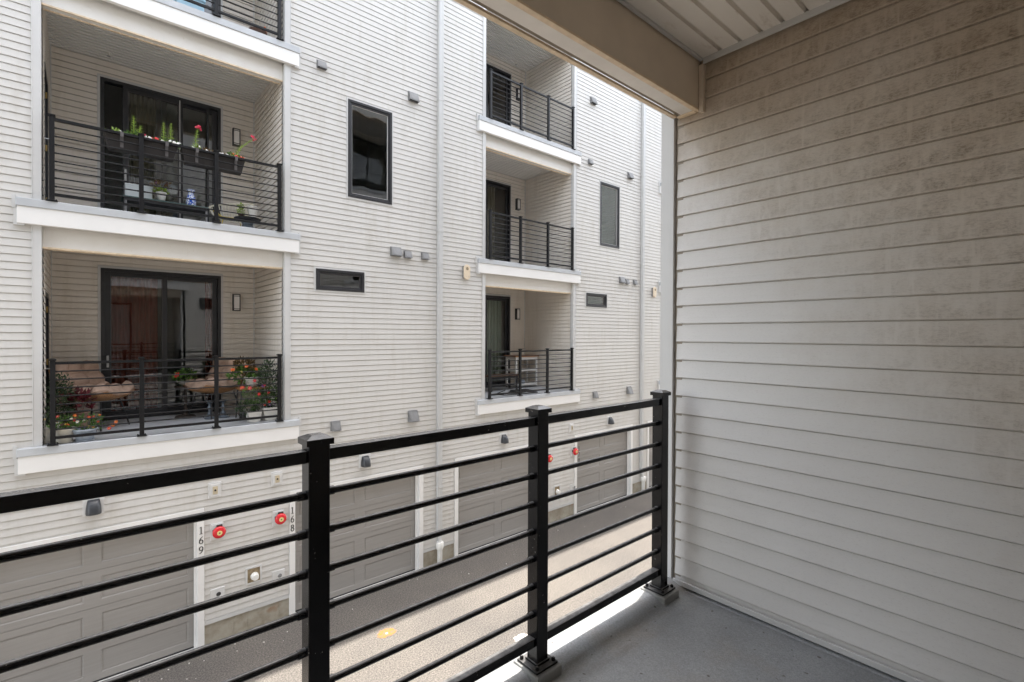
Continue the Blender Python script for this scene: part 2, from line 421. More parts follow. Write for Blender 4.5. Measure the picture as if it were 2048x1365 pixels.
def build_house(T, flip, root, levels=(0, 1, 2), seed=3, skip=0):
    N = lambda: MB(T, flip)
    bz = .012
    holes = [(w[0] - .03, w[1] + .03, w[2] - .03, w[3] + .03) for w in WINS]
    for zf in LV: holes.append((OX0 - .09, OX1 + .10, zf - .10, zf + 2.92))
    for g in GAR: holes.append((g[0] - .10, g[1] + .10, GZ - 1, GTOP + .10))
    m = N(); siding(m, 0, HW, GZ + .38, TOP, PHASE, holes, lambda u, o, z: (u, bz - o, z), seed=seed)
    m.obj('siding', 'siding', root)
    # side walls, back wall, party walls closing the shell
    m = N()
    m.box(0, HW, 9.0, 9.2, GZ, TOP); m.box(.0, .05, .03, 9.0, GZ, TOP); m.box(HW - .05, HW, .03, 9.0, GZ, TOP)
    m.obj('wall', 'siding', root)
    m = N(); m.box(0, HW, -.42, 9.3, TOP, TOP + .28); m.obj('roof', ['roofing'], root)  # unseen overhang, its depth chosen to place the shadow edge on the alley
    # foundation strips between the garage openings
    for a, b in ((0, GAR[0][0] - .096), (GAR[0][1] + .096, GAR[1][0] - .096), (GAR[1][1] + .096, HW)):
        m = N(); m.box(a, b, .012, .2, GZ - .2, GZ + .38)
        if b - a > 1:
            for x in (a + .42, a + .62, b - .17): m.box(x, x + .006, .008, .012, GZ, GZ + .37)
        m.obj('foundation', 'foundation_concrete', root)
        m = N(); m.box(a, b, -.006, .012, GZ + .365, GZ + .43); m.obj('starter_strip', 'trim_grey', root)
    # garages
    for gi, (a, b) in enumerate(GAR):
        m = N(); zb = GZ
        m.box(a - .096, a, -.02, .02, zb, GTOP); m.box(b, b + .096, -.02, .02, zb, GTOP)
        m.box(a - .096, b + .096, -.022, .02, GTOP, GTOP + .098)
        m.box(a - .02, a + .0, .02, .16, zb, GTOP); m.box(b, b + .02, .02, .16, zb, GTOP); m.box(a, b, .02, .16, GTOP, GTOP + .02)
        m.box(a, a + .03, .085, .105, zb, GTOP - .03); m.box(b - .03, b, .085, .105, zb, GTOP - .03); m.box(a, b, .085, .105, GTOP - .03, GTOP)
        m.obj('garage_trim', 'trim_white', root, bevel=.003)
        m = N(); rows = 4; hh = (GTOP - GZ - .03) / rows
        m.box(a, b, .135, .16, GZ + .03, GTOP)
        for r in range(rows):
            z0 = GZ + .03 + r * hh; z1 = z0 + hh - .006
            xm = (a + b) / 2
            # stiles and rails stand proud of the recessed panels
            for (p, q) in ((a, a + .10), (xm - .095, xm + .095), (b - .10, b)): m.box(p, q, .122, .135, z0, z1)
            for (p, q) in ((a + .10, xm - .095), (xm + .095, b - .10)):
                m.box(p, q, .122, .135, z0, z0 + .095); m.box(p, q, .122, .135, z1 - .095, z1)
                m.add([(p, .122, z0 + .095), (q, .122, z0 + .095), (q, .122, z1 - .095), (p, .122, z1 - .095),
                       (p + .018, .133, z0 + .113), (q - .018, .133, z0 + .113), (q - .018, .133, z1 - .113), (p + .018, .133, z1 - .113)],
                      [(0, 1, 5, 4), (1, 2, 6, 5), (2, 3, 7, 6), (3, 0, 4, 7), (4, 5, 6, 7)])
                m.box(p + .03, q - .03, .1265, .134, z0 + .125, z1 - .125)
        g = m.obj('garage_door', 'garage_paint', root)
        m = N(); m.box(a, b, .11, .15, GZ + .003, GZ + .03); m.obj('weather_seal', 'black_plastic', g)
        m = N(); m.box(a - .096, b + .096, -.06, .3, GZ - .1, GZ + .012); m.obj('sill', 'concrete_apron', root)
    # windows
    for wi, (a, b, z0, z1) in enumerate(WINS):
        m = N(); m.frame(a - .03, b + .03, z0 - .03, z1 + .03, .03, -.012, .03)
        t = m.obj('window', 'trim_grey', root)
        m = N(); m.frame(a, b, z0, z1, .048, -.022, .05); m.frame(a + .048, b - .048, z0 + .048, z1 - .048, .034, -.004, .05)
        m.obj('frame', 'window_frame', t, bevel=.004)
        m = N(); m.frame(a + .082, b - .082, z0 + .082, z1 - .082, .008, .014, .03); m.obj('glazing_bead', 'trim_white' if wi == 0 else 'bracket_metal', t)
        m = N(); m.quad((a + .08, .024, z0 + .08), (b - .08, .024, z0 + .08), (b - .08, .024, z1 - .08), (a + .08, .024, z1 - .08))
        m.obj('pane', 'glass_wavy', t)
    # balconies
    for li, zf in enumerate(LV):
        if li < skip: continue
        m = N()
        m.box(FX0 - .012, FX1 + .012, -.085, .1, zf - .107, zf)
        m.box(OX0, OX1, .1, RD, zf - .2, zf)
        m.obj('balcony_slab', 'slab_edge', root, bevel=.008)
        m = N(); m.box(FX0, FX1, -.07, .0, zf - .33, zf - .107); m.obj('fascia', 'fascia_white', root, bevel=.004)
        for x, x2, x3 in ((FX0 - .035, FX0 - .05, FX0), (FX1, FX1 + .012, FX1 - .07)):
            m = N(); m.box(x, x + .035, -.03, .01, zf - .35, zf - .13); m.box(x2, x2 + .038, -.035, .01, zf - .13, zf + .035); m.box(x3, x3 + .07, -.06, .01, zf - .352, zf - .331)
            m.obj('fascia_end_trim', 'trim_grey', root)
        # corner boards each side of the opening
        zt = zf + 2.93
        m = N(); m.box(OX0 - .09, OX0, -.014, .01, zf, zt); m.box(OX0 - .02, OX0 + .002, .01, .09, zf, zt); m.box(OX0 - .095, OX0 - .085, -.02, -.014, zf, zt)
        m.obj('corner_trim', 'trim_grey', root, bevel=.003)
        m = N(); m.box(OX1, OX1 + .10, -.014, .01, zf, zt); m.box(OX1 - .002, OX1 + .02, .01, .09, zf, zt); m.box(OX1 + .095, OX1 + .105, -.02, -.014, zf, zt)
        m.obj('corner_trim', 'trim_grey', root, bevel=.003)
        if li in levels:
            m = N(); z0, z1 = zf, zf + 2.93
            sl = (1.845, 3.72, zf, zf + 2.68)
            siding(m, OX0, OX1, z0, z1, PHASE, [sl], lambda u, o, z: (u, RD - o, z), LAP3, False)
            dr = (.42, 1.36, zf, zf + 2.1)
            siding(m, .09, RD, z0, z1, PHASE, [dr], lambda u, o, z: (OX0 + o, u, z), LAP3, False)
            siding(m, .09, RD, z0, z1, PHASE, [], lambda u, o, z: (OX1 - o, u, z), LAP3, False)
            m.obj('recess_siding', 'siding_porch', root)
            for xx in (OX0, OX1 - .03):
                m = N(); m.box(xx, xx + .03, RD - .03, RD, z0, z1); m.obj('inside_corner_trim', 'trim_grey', root)
            beaded(m := N(), OX0, OX1, .13, RD, zf + 2.93); m.obj('soffit', 'soffit_clean', root)
            entry_door(T, flip, root, zf)
        m = N()
        zh = zf + 2.645
        m.box(OX0 + .004, OX1 - .004, .08, .225, zh + .012, zf + 2.96)
        m.obj('header', 'header_panel', root)
        for da, db in ((.075, .10), (.205, .23)):
            m = N(); m.box(OX0 + .004, OX1 - .004, da, db, zh, zh + .022); m.obj('header_lip', 'tan_lip', root)

def beaded(m, x0, x1, d0, d1, z):
    """beaded soffit boards running along x: flat strips with a narrow groove between"""
    d = d1
    while d > d0 + .02:
        e = max(d - .086, d0)
        m.quad((x0, d, z), (x1, d, z), (x1, e, z - .010), (x0, e, z - .010))
        if e - .0156 > d0:
            g = [(e, z - .010), (e - .001, z + .012), (e - .012, z + .012), (e - .0156, z)]
            for (p, zp), (q, zq) in zip(g, g[1:]):
                m.quad((x0, p, zp), (x1, p, zp), (x1, q, zq), (x0, q, zq))
        d = e - .0156
    m.quad((x0, d0, z + .02), (x1, d0, z + .02), (x1, d1, z + .02), (x0, d1, z + .02))

def entry_door(T, flip, root, zf):
    m = MB(T, flip)
    m.box(OX0 - .06, OX0 + .012, .42, .49, zf, zf + 2.1); m.box(OX0 - .06, OX0 + .012, 1.29, 1.36, zf, zf + 2.1); m.box(OX0 - .06, OX0 + .012, .49, 1.29, zf + 2.03, zf + 2.1)
    d = m.obj('entry_door', 'window_frame', root)
    m = MB(T, flip); m.box(OX0 - .06, OX0 - .015, .49, 1.29, zf + .01, zf + 2.03)
    m.obj('door_leaf', 'door_dark', d)
    m = MB(T, flip)
    for z in (.22, 1.02, 1.82): m.box(OX0 - .015, OX0 + .006, 1.276, 1.290, zf + z, zf + z + .09)
    m.obj('hinge', 'brass', d)
    m = MB(T, flip); m.tube([(OX0 - .01, .55, zf + 1.0), (OX0 + .05, .55, zf + 1.0), (OX0 + .05, .66, zf + 1.0)], .010, 8); m.obj('handle', 'steel', d)

def sliding_door(T, flip, root, zf, opened=0.0, screen=False):
    a, b, z0, z1 = 1.885, 3.685, zf, zf + 2.63
    m = MB(T, flip); m.frame(a - .038, b + .036, z0, z1 + .038, .038, RD - .02, RD + .02, 0)
    t = m.obj('sliding_door', 'trim_grey', root)
    m = MB(T, flip); m.frame(a, b, z0, z1, .055, RD - .035, RD + .10, .05); m.obj('frame', 'window_frame', t, bevel=.003)
    xm = (a + b) / 2
    def panel(p, q, y, nm='panel'):
        m = MB(T, flip); m.frame(p, q, z0 + .05, z1 - .055, .075, y - .02, y + .02, .10); m.obj('sash', 'window_frame', t, bevel=.003)
        m = MB(T, flip); m.frame(p + .075, q - .075, z0 + .15, z1 - .13, .008, y - .023, y - .016); m.obj('glazing_bead', 'bracket_metal', t)
        m = MB(T, flip); m.quad((p + .07, y, z0 + .14), (q - .07, y, z0 + .14), (q - .07, y, z1 - .125), (p + .07, y, z1 - .125))
        m.obj('pane', 'glass', t)
    panel(a + .055 + opened, xm + .04 + opened, RD + .0)
    panel(xm - .04, b - .055, RD + .055)
    m = MB(T, flip); m.box(a + .075 + opened, a + .105 + opened, RD - .06, RD - .02, z0 + .92, z0 + 1.12); m.obj('handle', 'steel', t)
    if screen:
        m = MB(T, flip); m.frame(b - .66, b - .20, z0 + .05, z1 - .055, .035, RD - .034, RD - .024); m.obj('screen_frame', 'window_frame', t)
        m = MB(T, flip); m.box(b - .672, b - .66, RD - .034, RD - .024, z0 + .05, z1 - .055); m.obj('screen_edge', 'trim_grey', t)
    return t

def house(x0, label, T, flip, levels=(0, 1, 2), proto=None, skip=0, seed=3):
    loc = T(0, 0, GZ)
    root = thing('townhouse', label, 'townhouse', loc, 'townhouses along the alley')
    if proto is None: build_house(T, flip, root, levels, seed, skip)
    else:
        def cp(o, par):
            c = o.copy(); COL.objects.link(c); c.parent = par
            for ch in o.children: cp(ch, c)
        for ch in list(proto.children): cp(ch, root)
    return root
XA = -1.68; XB = XA + HW; XC = XB + HW
hA = house(XA, 'grey sided townhouse with flower boxes and balcony chairs, garages 169 and 168', opp(XA), False)
hB = house(XB, 'grey sided townhouse with empty upper balconies and a white cart, garage 170', opp(XB), False, seed=11)
hC = house(XC, 'grey townhouse at the far right edge, mostly hidden behind the porch wall', opp(XC), False, proto=hA)
hZ = house(XA - HW, 'grey sided townhouse left of the one with the flower boxes', opp(XA - HW), False, proto=hA)
for root, x0, op in ((hA, XA, (0, .245, 0)), (hB, XB, (0, 0, 0)), (hC, XC, (0, 0, 0)), (hZ, XA - HW, (0, 0, 0))):
    for zf, o_ in zip(LV, op): sliding_door(opp(x0), False, root, zf, o_, o_ > 0)
# our side of the alley
XO = 2.541 - OX1
hO = house(XO, 'the townhouse whose covered porch this is, grimy siding wall on the right', own(XO), True, levels=(1, 2), skip=1)
hP = thing('townhouse', 'grey townhouse next door on the near side of the alley', 'townhouse', own(XO + HW)(0, 0, GZ), 'townhouses along the alley')
build_house(own(XO + HW), True, hP, seed=5)
hQ = house(XO + 2 * HW, 'grey townhouse on the near side of the alley, two doors along', own(XO + 2 * HW), True, proto=hP)
hS = house(XO + 3 * HW, 'grey townhouse on the near side of the alley, three doors along', own(XO + 3 * HW), True, proto=hP)
hR = house(XO - HW, 'grey townhouse next door on the near side, to the left', own(XO - HW), True, proto=hP)
for root, x0 in ((hP, XO + HW), (hQ, XO + 2 * HW), (hS, XO + 3 * HW), (hR, XO - HW)):
    for zf in LV: sliding_door(own(x0), True, root, zf)
for zf in LV[1:]: sliding_door(own(XO), True, hO, zf)

# ------------------------------------------------------------------ our own porch (parts of our townhouse)
WX = 2.541; PFZ = -1.42; PYB = -.75; PXL = WX - 3.046
HZ = 1.223
def own_porch():
    r = hO
    m = MB(); siding(m, PYB, 1.492, -1.40, 1.50, .0669, [], lambda u, o, z: (WX + .0125 - o, u, z), LAP, False)
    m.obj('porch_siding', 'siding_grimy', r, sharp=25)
    m = MB(); siding(m, PYB, 1.492, -1.40, 1.50, .0669, [], lambda u, o, z: (PXL - .0125 + o, u, z), LAP2, False)
    siding(m, PXL, -.62, -1.40, 1.50, .0669, [], lambda u, o, z: (u, PYB + o, z), LAP2, False)
    siding(m, 1.3, WX, -1.40, 1.50, .0669, [], lambda u, o, z: (u, PYB + o, z), LAP2, False)
    siding(m, -.62, 1.3, 1.15, 1.50, .0669, [], lambda u, o, z: (u, PYB + o, z), LAP2, False)
    m.obj('porch_siding', 'siding_porch', r)
    m = MB(); m.frame(-.62, 1.3, -1.40, 1.15, .06, PYB - .05, PYB + .03)
    t = m.obj('sliding_door', 'window_frame', r)
    m = MB(); m.box(-.56, 1.24, PYB - .03, PYB - .01, -1.40, 1.09); m.obj('bounce_panel', 'fascia_white', t)  # unseen white panel added behind the camera to bounce light into the porch
    # bottom J channel and the corner board
    m = MB(); m.box(WX - .032, WX - .022, PYB, 1.488, -1.401, -1.374); m.box(WX - .022, WX + .006, PYB, 1.488, -1.401, -1.397)
    m.obj('base_channel', 'trim_grey', r, bevel=.002)
    m = MB()
    m.box(WX - .012, WX + .03, 1.535, 1.592, PFZ - .05, 1.60)
    m.box(WX - .020, WX + .03, 1.505, 1.535, PFZ - .05, 1.60)
    m.obj('corner_trim', 'trim_grey', r, bevel=.003)
    m = MB(); m.box(WX + .004, WX + .03, 1.46, 1.506, PFZ, 1.45); m.obj('channel_gap_shade', 'groove_dark', r)  # dark box colours in the shade of the gap beside the trim
    # floor with a raised, rounded outer lip
    prof = [(PYB, PFZ), (1.36, PFZ), (1.40, PFZ + .004), (1.43, PFZ + .013), (1.455, PFZ + .024), (1.475, PFZ + .031), (1.50, PFZ + .034), (1.628, PFZ + .030), (1.643, PFZ + .022), (1.646, PFZ - .1), (1.60, PFZ - .1), (1.60, PFZ - .2), (PYB, PFZ - .2)]
    m = MB(); n = len(prof)
    vs = [(PXL - .2, y, z) for y, z in prof] + [(WX + .2, y, z) for y, z in prof]
    m.add(vs, [(i, n + i, n + (i + 1) % n, (i + 1) % n) for i in range(n)] + [tuple(range(n)), tuple(range(n, 2 * n))[::-1]], True)
    # cove along the siding wall and the pads under the posts
    m.prism([(WX - .040, PFZ - .01), (WX - .034, PFZ + .002), (WX - .022, PFZ + .009), (WX + .02, PFZ + .010), (WX + .02, PFZ - .01)], 'y', PYB, 1.44)
    f = m.obj('porch_floor', 'deck_coating', r)
    for x in POSTX:
        m = MB(); m.prism([(x - .070, 1.398), (x + .070, 1.398), (x + .072, 1.42), (x + .070, 1.555), (x - .070, 1.555), (x - .072, 1.42)], 'z', PFZ - .01, PFZ + .043)
        m.obj('post_pad', 'pad_coating', f, bevel=.008)
    # ceiling boards along x
    m = MB(); y = 1.245; z = 1.497
    first = 1.345
    m.quad((PXL, first, z), (PXL, y, z), (WX, y, z), (WX, first, z))
    while y > PYB:
        g = [(y, z), (y - .003, z + .024), (y - .016, z + .024), (y - .020, z - .003), (y - .023, z)]
        for (p, zp), (q, zq) in zip(g, g[1:]): m.quad((PXL, p, zp), (PXL, q, zq), (WX, q, zq), (WX, p, zp))
        e = y - .1016
        m.quad((PXL, y - .023, z), (PXL, e, z), (WX, e, z), (WX, y - .023, z)); y = e
    m.quad((PXL, first, z + .03), (WX, first, z + .03), (WX, PYB, z + .03), (PXL, PYB, z + .03))
    m.obj('porch_ceiling', 'soffit', r)
    m = MB(); m.box(WX - .022, WX - .012, PYB, 1.335, z - .03, z + .004); m.box(WX - .012, WX + .01, PYB, 1.335, z - .004, z + .004)
    m.box(PXL, WX - .022, 1.335, 1.352, z - .012, z + .002)
    m.obj('ceiling_trim', 'trim_grey', r, bevel=.002)
    # header seen from inside, with its underside
    m = MB(); m.box(PXL, WX - .004, 1.359, 1.372, HZ + .006, z + .02); m.box(PXL, WX - .004, 1.372, 1.50, HZ + .04, z + .02)
    m.obj('porch_header', 'own_header', r)
    m = MB(); m.box(PXL, WX - .004, 1.355, 1.382, HZ, HZ + .010); m.box(PXL, WX - .03, 1.484, 1.508, HZ, HZ + .012)
    m.box(WX - .03, WX - .004, 1.375, 1.484, HZ - .003, HZ + .007)
    m.obj('header_lip', 'tan_lip', r, bevel=.002)
    m = MB(); m.box(PXL, WX - .03, 1.382, 1.458, HZ + .006, HZ + .014); m.obj('header_underside', 'lip_panel', r, bevel=.002)
    m = MB(); m.box(PXL, WX - .03, 1.458, 1.484, HZ + .016, HZ + .024); m.obj('header_groove', 'groove_dark', r)
    m = MB(); m.box(WX - .026, WX + .006, 1.331, 1.357, HZ - .012, z - .03); m.obj('header_end_trim', 'own_header', r, bevel=.003)
POSTX = (-.402, .516, 1.434, 2.356)
own_porch()

# ------------------------------------------------------------------ railings
def railing(label, xs, yc, zb, ztop, ztr, zbars, zbr, mat, T=None, hw=.0275, rr=.0095, group='metal balcony railings', cap=.038, rh=.020, capmat=None):
    t = thing('balcony_railing', label, 'railing', ((xs[0] + xs[-1]) / 2, yc, zb), group)
    for x in xs:
        m = MB(); m.box(x - hw, x + hw, yc - hw, yc + hw, zb + .006, ztop - .02)
        p = m.obj('post', mat, t, bevel=.003)
        m = MB(); c = cap
        m.box(x - c, x + c, yc - c, yc + c, ztop - .028, ztop - .010)
        q = c * .45
        m.add([(x - c, yc - c, ztop - .010), (x + c, yc - c, ztop - .010), (x + c, yc + c, ztop - .010), (x - c, yc + c, ztop - .010),
               (x - q, yc - q, ztop), (x + q, yc - q, ztop), (x + q, yc + q, ztop), (x - q, yc + q, ztop)],
              [(0, 1, 5, 4), (1, 2, 6, 5), (2, 3, 7, 6), (3, 0, 4, 7), (4, 5, 6, 7)])
        m.obj('post_cap', mat, p)
        m = MB(); b = hw + .030
        m.box(x - b, x + b, yc - b, yc + b, zb, zb + .010); m.box(x - hw - .006, x + hw + .006, yc - hw - .006, yc + hw + .006, zb + .010, zb + .020)
        for sx in (-1, 1):
            for sy in (-1, 1): m.lathe([(.009, 0), (.009, .010), (.005, .016), (.0, .016)], (x + sx * (b - .014), yc + sy * (b - .014), zb + .010), 6)
        m.obj('base_plate', mat, p, bevel=.002)
    for a, b in zip(xs, xs[1:]):
        a, b = a + hw, b - hw
        m = MB(); m.box(a, b, yc - rh, yc + rh, ztr - .018, ztr + .018); m.obj('top_rail', mat, t, bevel=.003)
        m = MB(); m.box(a, b, yc - rh, yc + rh, zbr - .018, zbr + .018); m.obj('bottom_rail', mat, t, bevel=.003)
        for z in zbars:
            m = MB(); n = 12
            m.tube([(a, yc, z), (b, yc, z)], rr, n)
            m.tube([(a, yc, z), (a + .022, yc, z)], rr * 1.25, n); m.tube([(b - .022, yc, z), (b, yc, z)], rr * 1.25, n)
            m.obj('bar', mat, t)
    return t
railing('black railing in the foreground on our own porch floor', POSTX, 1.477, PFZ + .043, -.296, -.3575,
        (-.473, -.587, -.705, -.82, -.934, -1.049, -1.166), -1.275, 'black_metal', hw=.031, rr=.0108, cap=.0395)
RLAB = {(0, 0): 'dark railing in front of the tan lounge chairs, lower left balcony',
        (0, 1): 'dark railing carrying the two flower boxes, middle left balcony',
        (0, 2): 'dark railing of the top left balcony, cut by the upper photo edge',
        (1, 0): 'dark railing in front of the white cart, lower right balcony',
        (1, 1): 'dark railing on the empty right hand balcony just above the white cart balcony',
        (1, 2): 'blue grey looking railing of the topmost right balcony under the porch beam'}
BX = (1.352, 2.306, 3.258, 4.200)
for (hi, li), lab in RLAB.items():
    x0 = XA if hi == 0 else XB; zf = LV[li]
    railing(lab, [x0 + x for x in BX], 8.985, zf + .004, zf + 1.165, zf + 1.102, [zf + 1.102 - .1115 * k for k in range(1, 9)], zf + .10, 'bronze_metal', rh=.019)

# ------------------------------------------------------------------ wall fixtures
def wallthing(name, label, cat, x, z, group): return thing(name, label, cat, (x, D, z), group)
def vent(x, z, w, h, label, group):
    dp = h * .52
    t = wallthing('vent_hood', label, 'vent', x, z, group)
    m = MB(); m.box(x - w / 2 - .012, x + w / 2 + .012, D - .012, D + .02, z - h / 2 - .005, z + h / 2 + .012); m.obj('back_plate', 'vent_metal', t, bevel=.002)
    a, b = x - w / 2, x + w / 2; y0 = D - .012; zt, zb = z + h / 2, z - h / 2
    q = .02
    m = MB()
    m.add([(a, y0, zt), (b, y0, zt), (b, y0 - .028, zt), (a, y0 - .028, zt), (a - q * .3, y0, zb), (b + q * .3, y0, zb), (b + q * .3, y0 - dp, zb), (a - q * .3, y0 - dp, zb)],
          [(0, 3, 2, 1), (3, 7, 6, 2), (0, 4, 7, 3), (1, 2, 6, 5)])
    m.box(a + .02, b - .02, y0 - dp * .99, y0 - dp * .97, zb - .006, zb + .004)
    # folded front lip panel
    m.add([(a + .025, y0 - .034, zt - .012), (b - .025, y0 - .034, zt - .012), (b - .025, y0 - dp - .003, zb + .016), (a + .025, y0 - dp - .003, zb + .016),], [(0, 3, 2, 1)])
    m.obj('hood', 'vent_metal', t)
    m = MB(); m.quad((a, y0 - .003, zb + .02), (b, y0 - .003, zb + .02), (b, y0 - dp * .85, zb + .02), (a, y0 - dp * .85, zb + .02)); m.obj('flap', 'vent_inside', t)
G = 'metal vent hoods on the siding'
VA = [(3.25, 4.875, .15, .13, 'small vent right of the top left balcony slab'),
      (5.12, 4.89, .20, .18, 'vent above the right corner of the tall dark window'),
      (4.735, 1.665, .21, .17, 'largest vent in the row of three left of the first downspout'),
      (5.00, 1.635, .15, .135, 'middle small vent in the row of three by the first downspout'),
      (5.41, 1.645, .15, .13, 'small vent nearest the first downspout in its row of three'),
      (3.51, -1.71, .155, .165, 'vent above the left half of garage 168'),
      (5.13, -1.695, .20, .21, 'vent above the right end of garage 168 near the downspout')]
VB = ['small vent level with the upper right balcony slab, above the narrow window', 'vent left of the second downspout above the narrow window',
      'largest of three vents left of the second downspout', 'middle vent of three left of the second downspout', 'vent closest to the second downspout in its row of three',
      'small vent just right of the white cart balcony fascia', 'vent low beside the second downspout above garage 170']
for (x, z, w, h, lab), lb in zip(VA, VB):
    vent(x, z, w, h, lab, G); vent(x + HW + .04, z, w, h, lb, G)
vent(10.85, 6.62, .2, .18, 'vent high up, just under the edge of the porch beam', G)

def horn(x, z, label):
    t = wallthing('alarm_sounder', label, 'alarm', x, z, 'oval alarm sounders')
    m = MB(); m.box(x - .075, x + .075, D - .05, D + .02, z - .14, z + .14); m.obj('back_box', 'vent_metal', t, bevel=.01)
    pts = [(x + .085 * math.cos(a), z + (.085 if math.sin(a) >= 0 else -.085) + .085 * math.sin(a)) for a in [2 * PI * k / 24 for k in range(24)]]
    m = MB(); m.prism(pts, 'y', D - .085, D - .05); m.obj('cover', 'beige_plastic', t, bevel=.008)
    m = MB(); m.lathe([(.035, 0), (.034, .004), (.0, .004)], (x, D - .085, z + .075), 14, 'y'); m.obj('grille', 'rust_plate', t)
    m = MB()
    for dx in (-.03, .03): m.lathe([(.008, 0), (.007, .003), (0, .003)], (x + dx, D - .085, z - .10), 8, 'y')
    m.obj('screw', 'steel', t)
horn(6.46, 1.40, 'beige oval alarm sounder left of the white cart balcony fascia')
horn(13.93, 1.40, 'beige oval alarm sounder beyond the second downspout')

def sconce(x, z, label):
    t = wallthing('garage_light', label, 'light', x, z, 'dark dome lights over the garages')
    m = MB(); m.box(x - .115, x + .115, D - .02, D + .02, z - .125, z + .125); m.obj('mounting_block', 'block_plastic', t, bevel=.004)
    vs = []; fs = []; nu, nv = 13, 9
    for j in range(nv):
        f = j / (nv - 1)
        for i in range(nu):
            a = PI * i / (nu - 1)
            wv = .088 * (1 - .28 * f ** 2); dpt = .13 * math.cos(f * PI / 2 * .97) ** .55
            cx = math.copysign(abs(math.cos(a)) ** .6, math.cos(a)); sy = math.sin(a) ** .7 if math.sin(a) > 0 else 0
            vs.append((x - wv * cx, D - .02 - dpt * sy, z - .095 + .19 * f))
    for j in range(nv - 1):
        for i in range(nu - 1): fs.append((j * nu + i, j * nu + i + 1, (j + 1) * nu + i + 1, (j + 1) * nu + i))
    fs.append(tuple(range(nu))[::-1]); fs.append(tuple(range((nv - 1) * nu, nv * nu)))
    m = MB(); m.add(vs, fs, True); m.obj('shade', 'lamp_slate', t, sharp=50)
sconce(.085, -2.425, 'dark dome light above garage 169 at the far left')
sconce(4.09, -2.455, 'dark dome light above garage 168')
sconce(7.60, -2.50, 'dark dome light above the garage right of the first downspout')
sconce(11.70, -2.52, 'dark dome light above garage 170')

def plate(x, z, label):
    t = wallthing('wall_outlet', label, 'outlet', x, z, 'small covered outlets above the garages')
    m = MB(); m.box(x - .09, x + .09, D - .016, D + .02, z - .125, z + .125); m.box(x - .068, x + .068, D - .028, D - .016, z - .10, z + .10)
    m.obj('mounting_block', 'block_plastic', t, bevel=.01)
    m = MB(); m.box(x - .035, x + .035, D - .034, D - .028, z - .062, z + .062); m.obj('cover_plate', 'outlet_plate', t, bevel=.003)
    m = MB(); m.lathe([(.016, 0), (.014, .006), (0, .006)], (x, D - .034, z), 10, 'y'); m.obj('socket', 'vent_inside', t)
plate(1.565, -2.505, 'outlet above the red bell nearest number 169')
plate(2.495, -2.50, 'outlet above the red bell nearest number 168')
plate(9.08, -2.51, 'outlet above a red bell, partly behind the middle railing post')
plate(10.03, -2.54, 'outlet above the red bell nearest number 170')

def bell(x, z, label):
    t = wallthing('alarm_bell', label, 'bell', x, z, 'red alarm bells between the garages')
    m = MB(); m.box(x - .11, x + .075, D - .014, D + .02, z - .13, z + .135); m.box(x - .09, x + .055, D - .024, D - .014, z - .11, z + .115); m.obj('mounting_block', 'block_plastic', t, bevel=.012)
    m = MB(); m.lathe([(.03, 0), (.03, .05)], (x, D - .024, z), 12, 'y'); m.box(x - .085, x - .055, D - .075, D - .024, z + .0, z + .04); m.box(x - .03, x + .05, D - .06, D - .024, z + .06, z + .105); m.obj('bracket', 'black_plastic', t)
    m = MB(); m.lathe([(.093, .0), (.096, .006), (.094, .022), (.080, .040), (.050, .050), (.0, .052)], (x, D - .07, z), 28, 'y'); m.obj('gong', 'bell_red', t, sharp=50)
    m = MB(); m.lathe([(.037, 0), (.037, .004), (0, .004)], (x, D - .119, z), 18, 'y'); l = m.obj('label_disc', 'bell_label', t)
    m = MB(); m.lathe([(.011, 0), (.009, .008), (0, .008)], (x, D - .123, z), 10, 'y'); m.obj('nut', 'black_plastic', l)
bell(1.61, -3.175, 'red alarm bell right beside number 169')
bell(2.535, -3.185, 'red alarm bell beside number 168')
bell(9.12, -3.22, 'red alarm bell just right of the middle railing post')
bell(10.12, -3.19, 'red alarm bell beside number 170')

def flue(x, z, label):
    t = wallthing('pipe_outlet', label, 'pipe outlet', x, z, 'capped pipe outlets low on the siding')
    m = MB(); m.frame(x - .125, x + .125, z - .145, z + .145, .03, D - .014, D + .02); m.obj('mounting_frame', 'trim_grey', t, bevel=.003)
    m = MB(); m.box(x - .095, x + .095, D - .006, D + .01, z - .115, z + .115); m.obj('plate', 'rust_plate', t)
    m = MB(); m.lathe([(.062, 0), (.062, .03), (.05, .034), (.05, .085), (.046, .09), (0, .09)], (x + .01, D - .006, z - .02), 18, 'y'); m.obj('cap', 'pvc_white', t)
flue(2.13, -4.05, 'capped pipe outlet low on the wall between garages 169 and 168')
flue(9.47, -4.15, 'capped pipe outlet low on the wall left of garage 170')
def spigot(x, z, label, tagp=False):
    t = wallthing('hose_tap', label, 'hose tap', x, z, 'hose taps on mounting blocks')
    m = MB(); m.box(x - .10, x + .10, D - .014, D + .02, z - .13, z + .13); m.obj('mounting_block', 'block_plastic', t, bevel=.004)
    m = MB(); m.tube([(x, D - .01, z + .03), (x, D - .09, z + .03), (x, D - .11, z - .03)], .012, 8)
    m.obj('spout', 'steel', t)
    m = MB(); m.lathe([(.032, 0), (.035, .006), (.030, .012), (0, .012)], (x, D - .08, z + .065), 10, 'y'); m.tube([(x, D - .06, z + .03), (x, D - .085, z + .065)], .006, 6); m.obj('wheel', 'iron' if tagp else 'vent_metal', t)
    if tagp:
        m = MB(); m.box(x + .01, x + .085, D - .022, D - .014, z - .10, z - .01); m.obj('tag', 'trim_white', t)
spigot(1.60, -4.225, 'hose tap with a white tag beside the trim of garage 169', True)
spigot(2.52, -4.225, 'hose tap left of the trim of garage 168')
spigot(10.08, -4.22, 'hose tap left of the trim of garage 170')

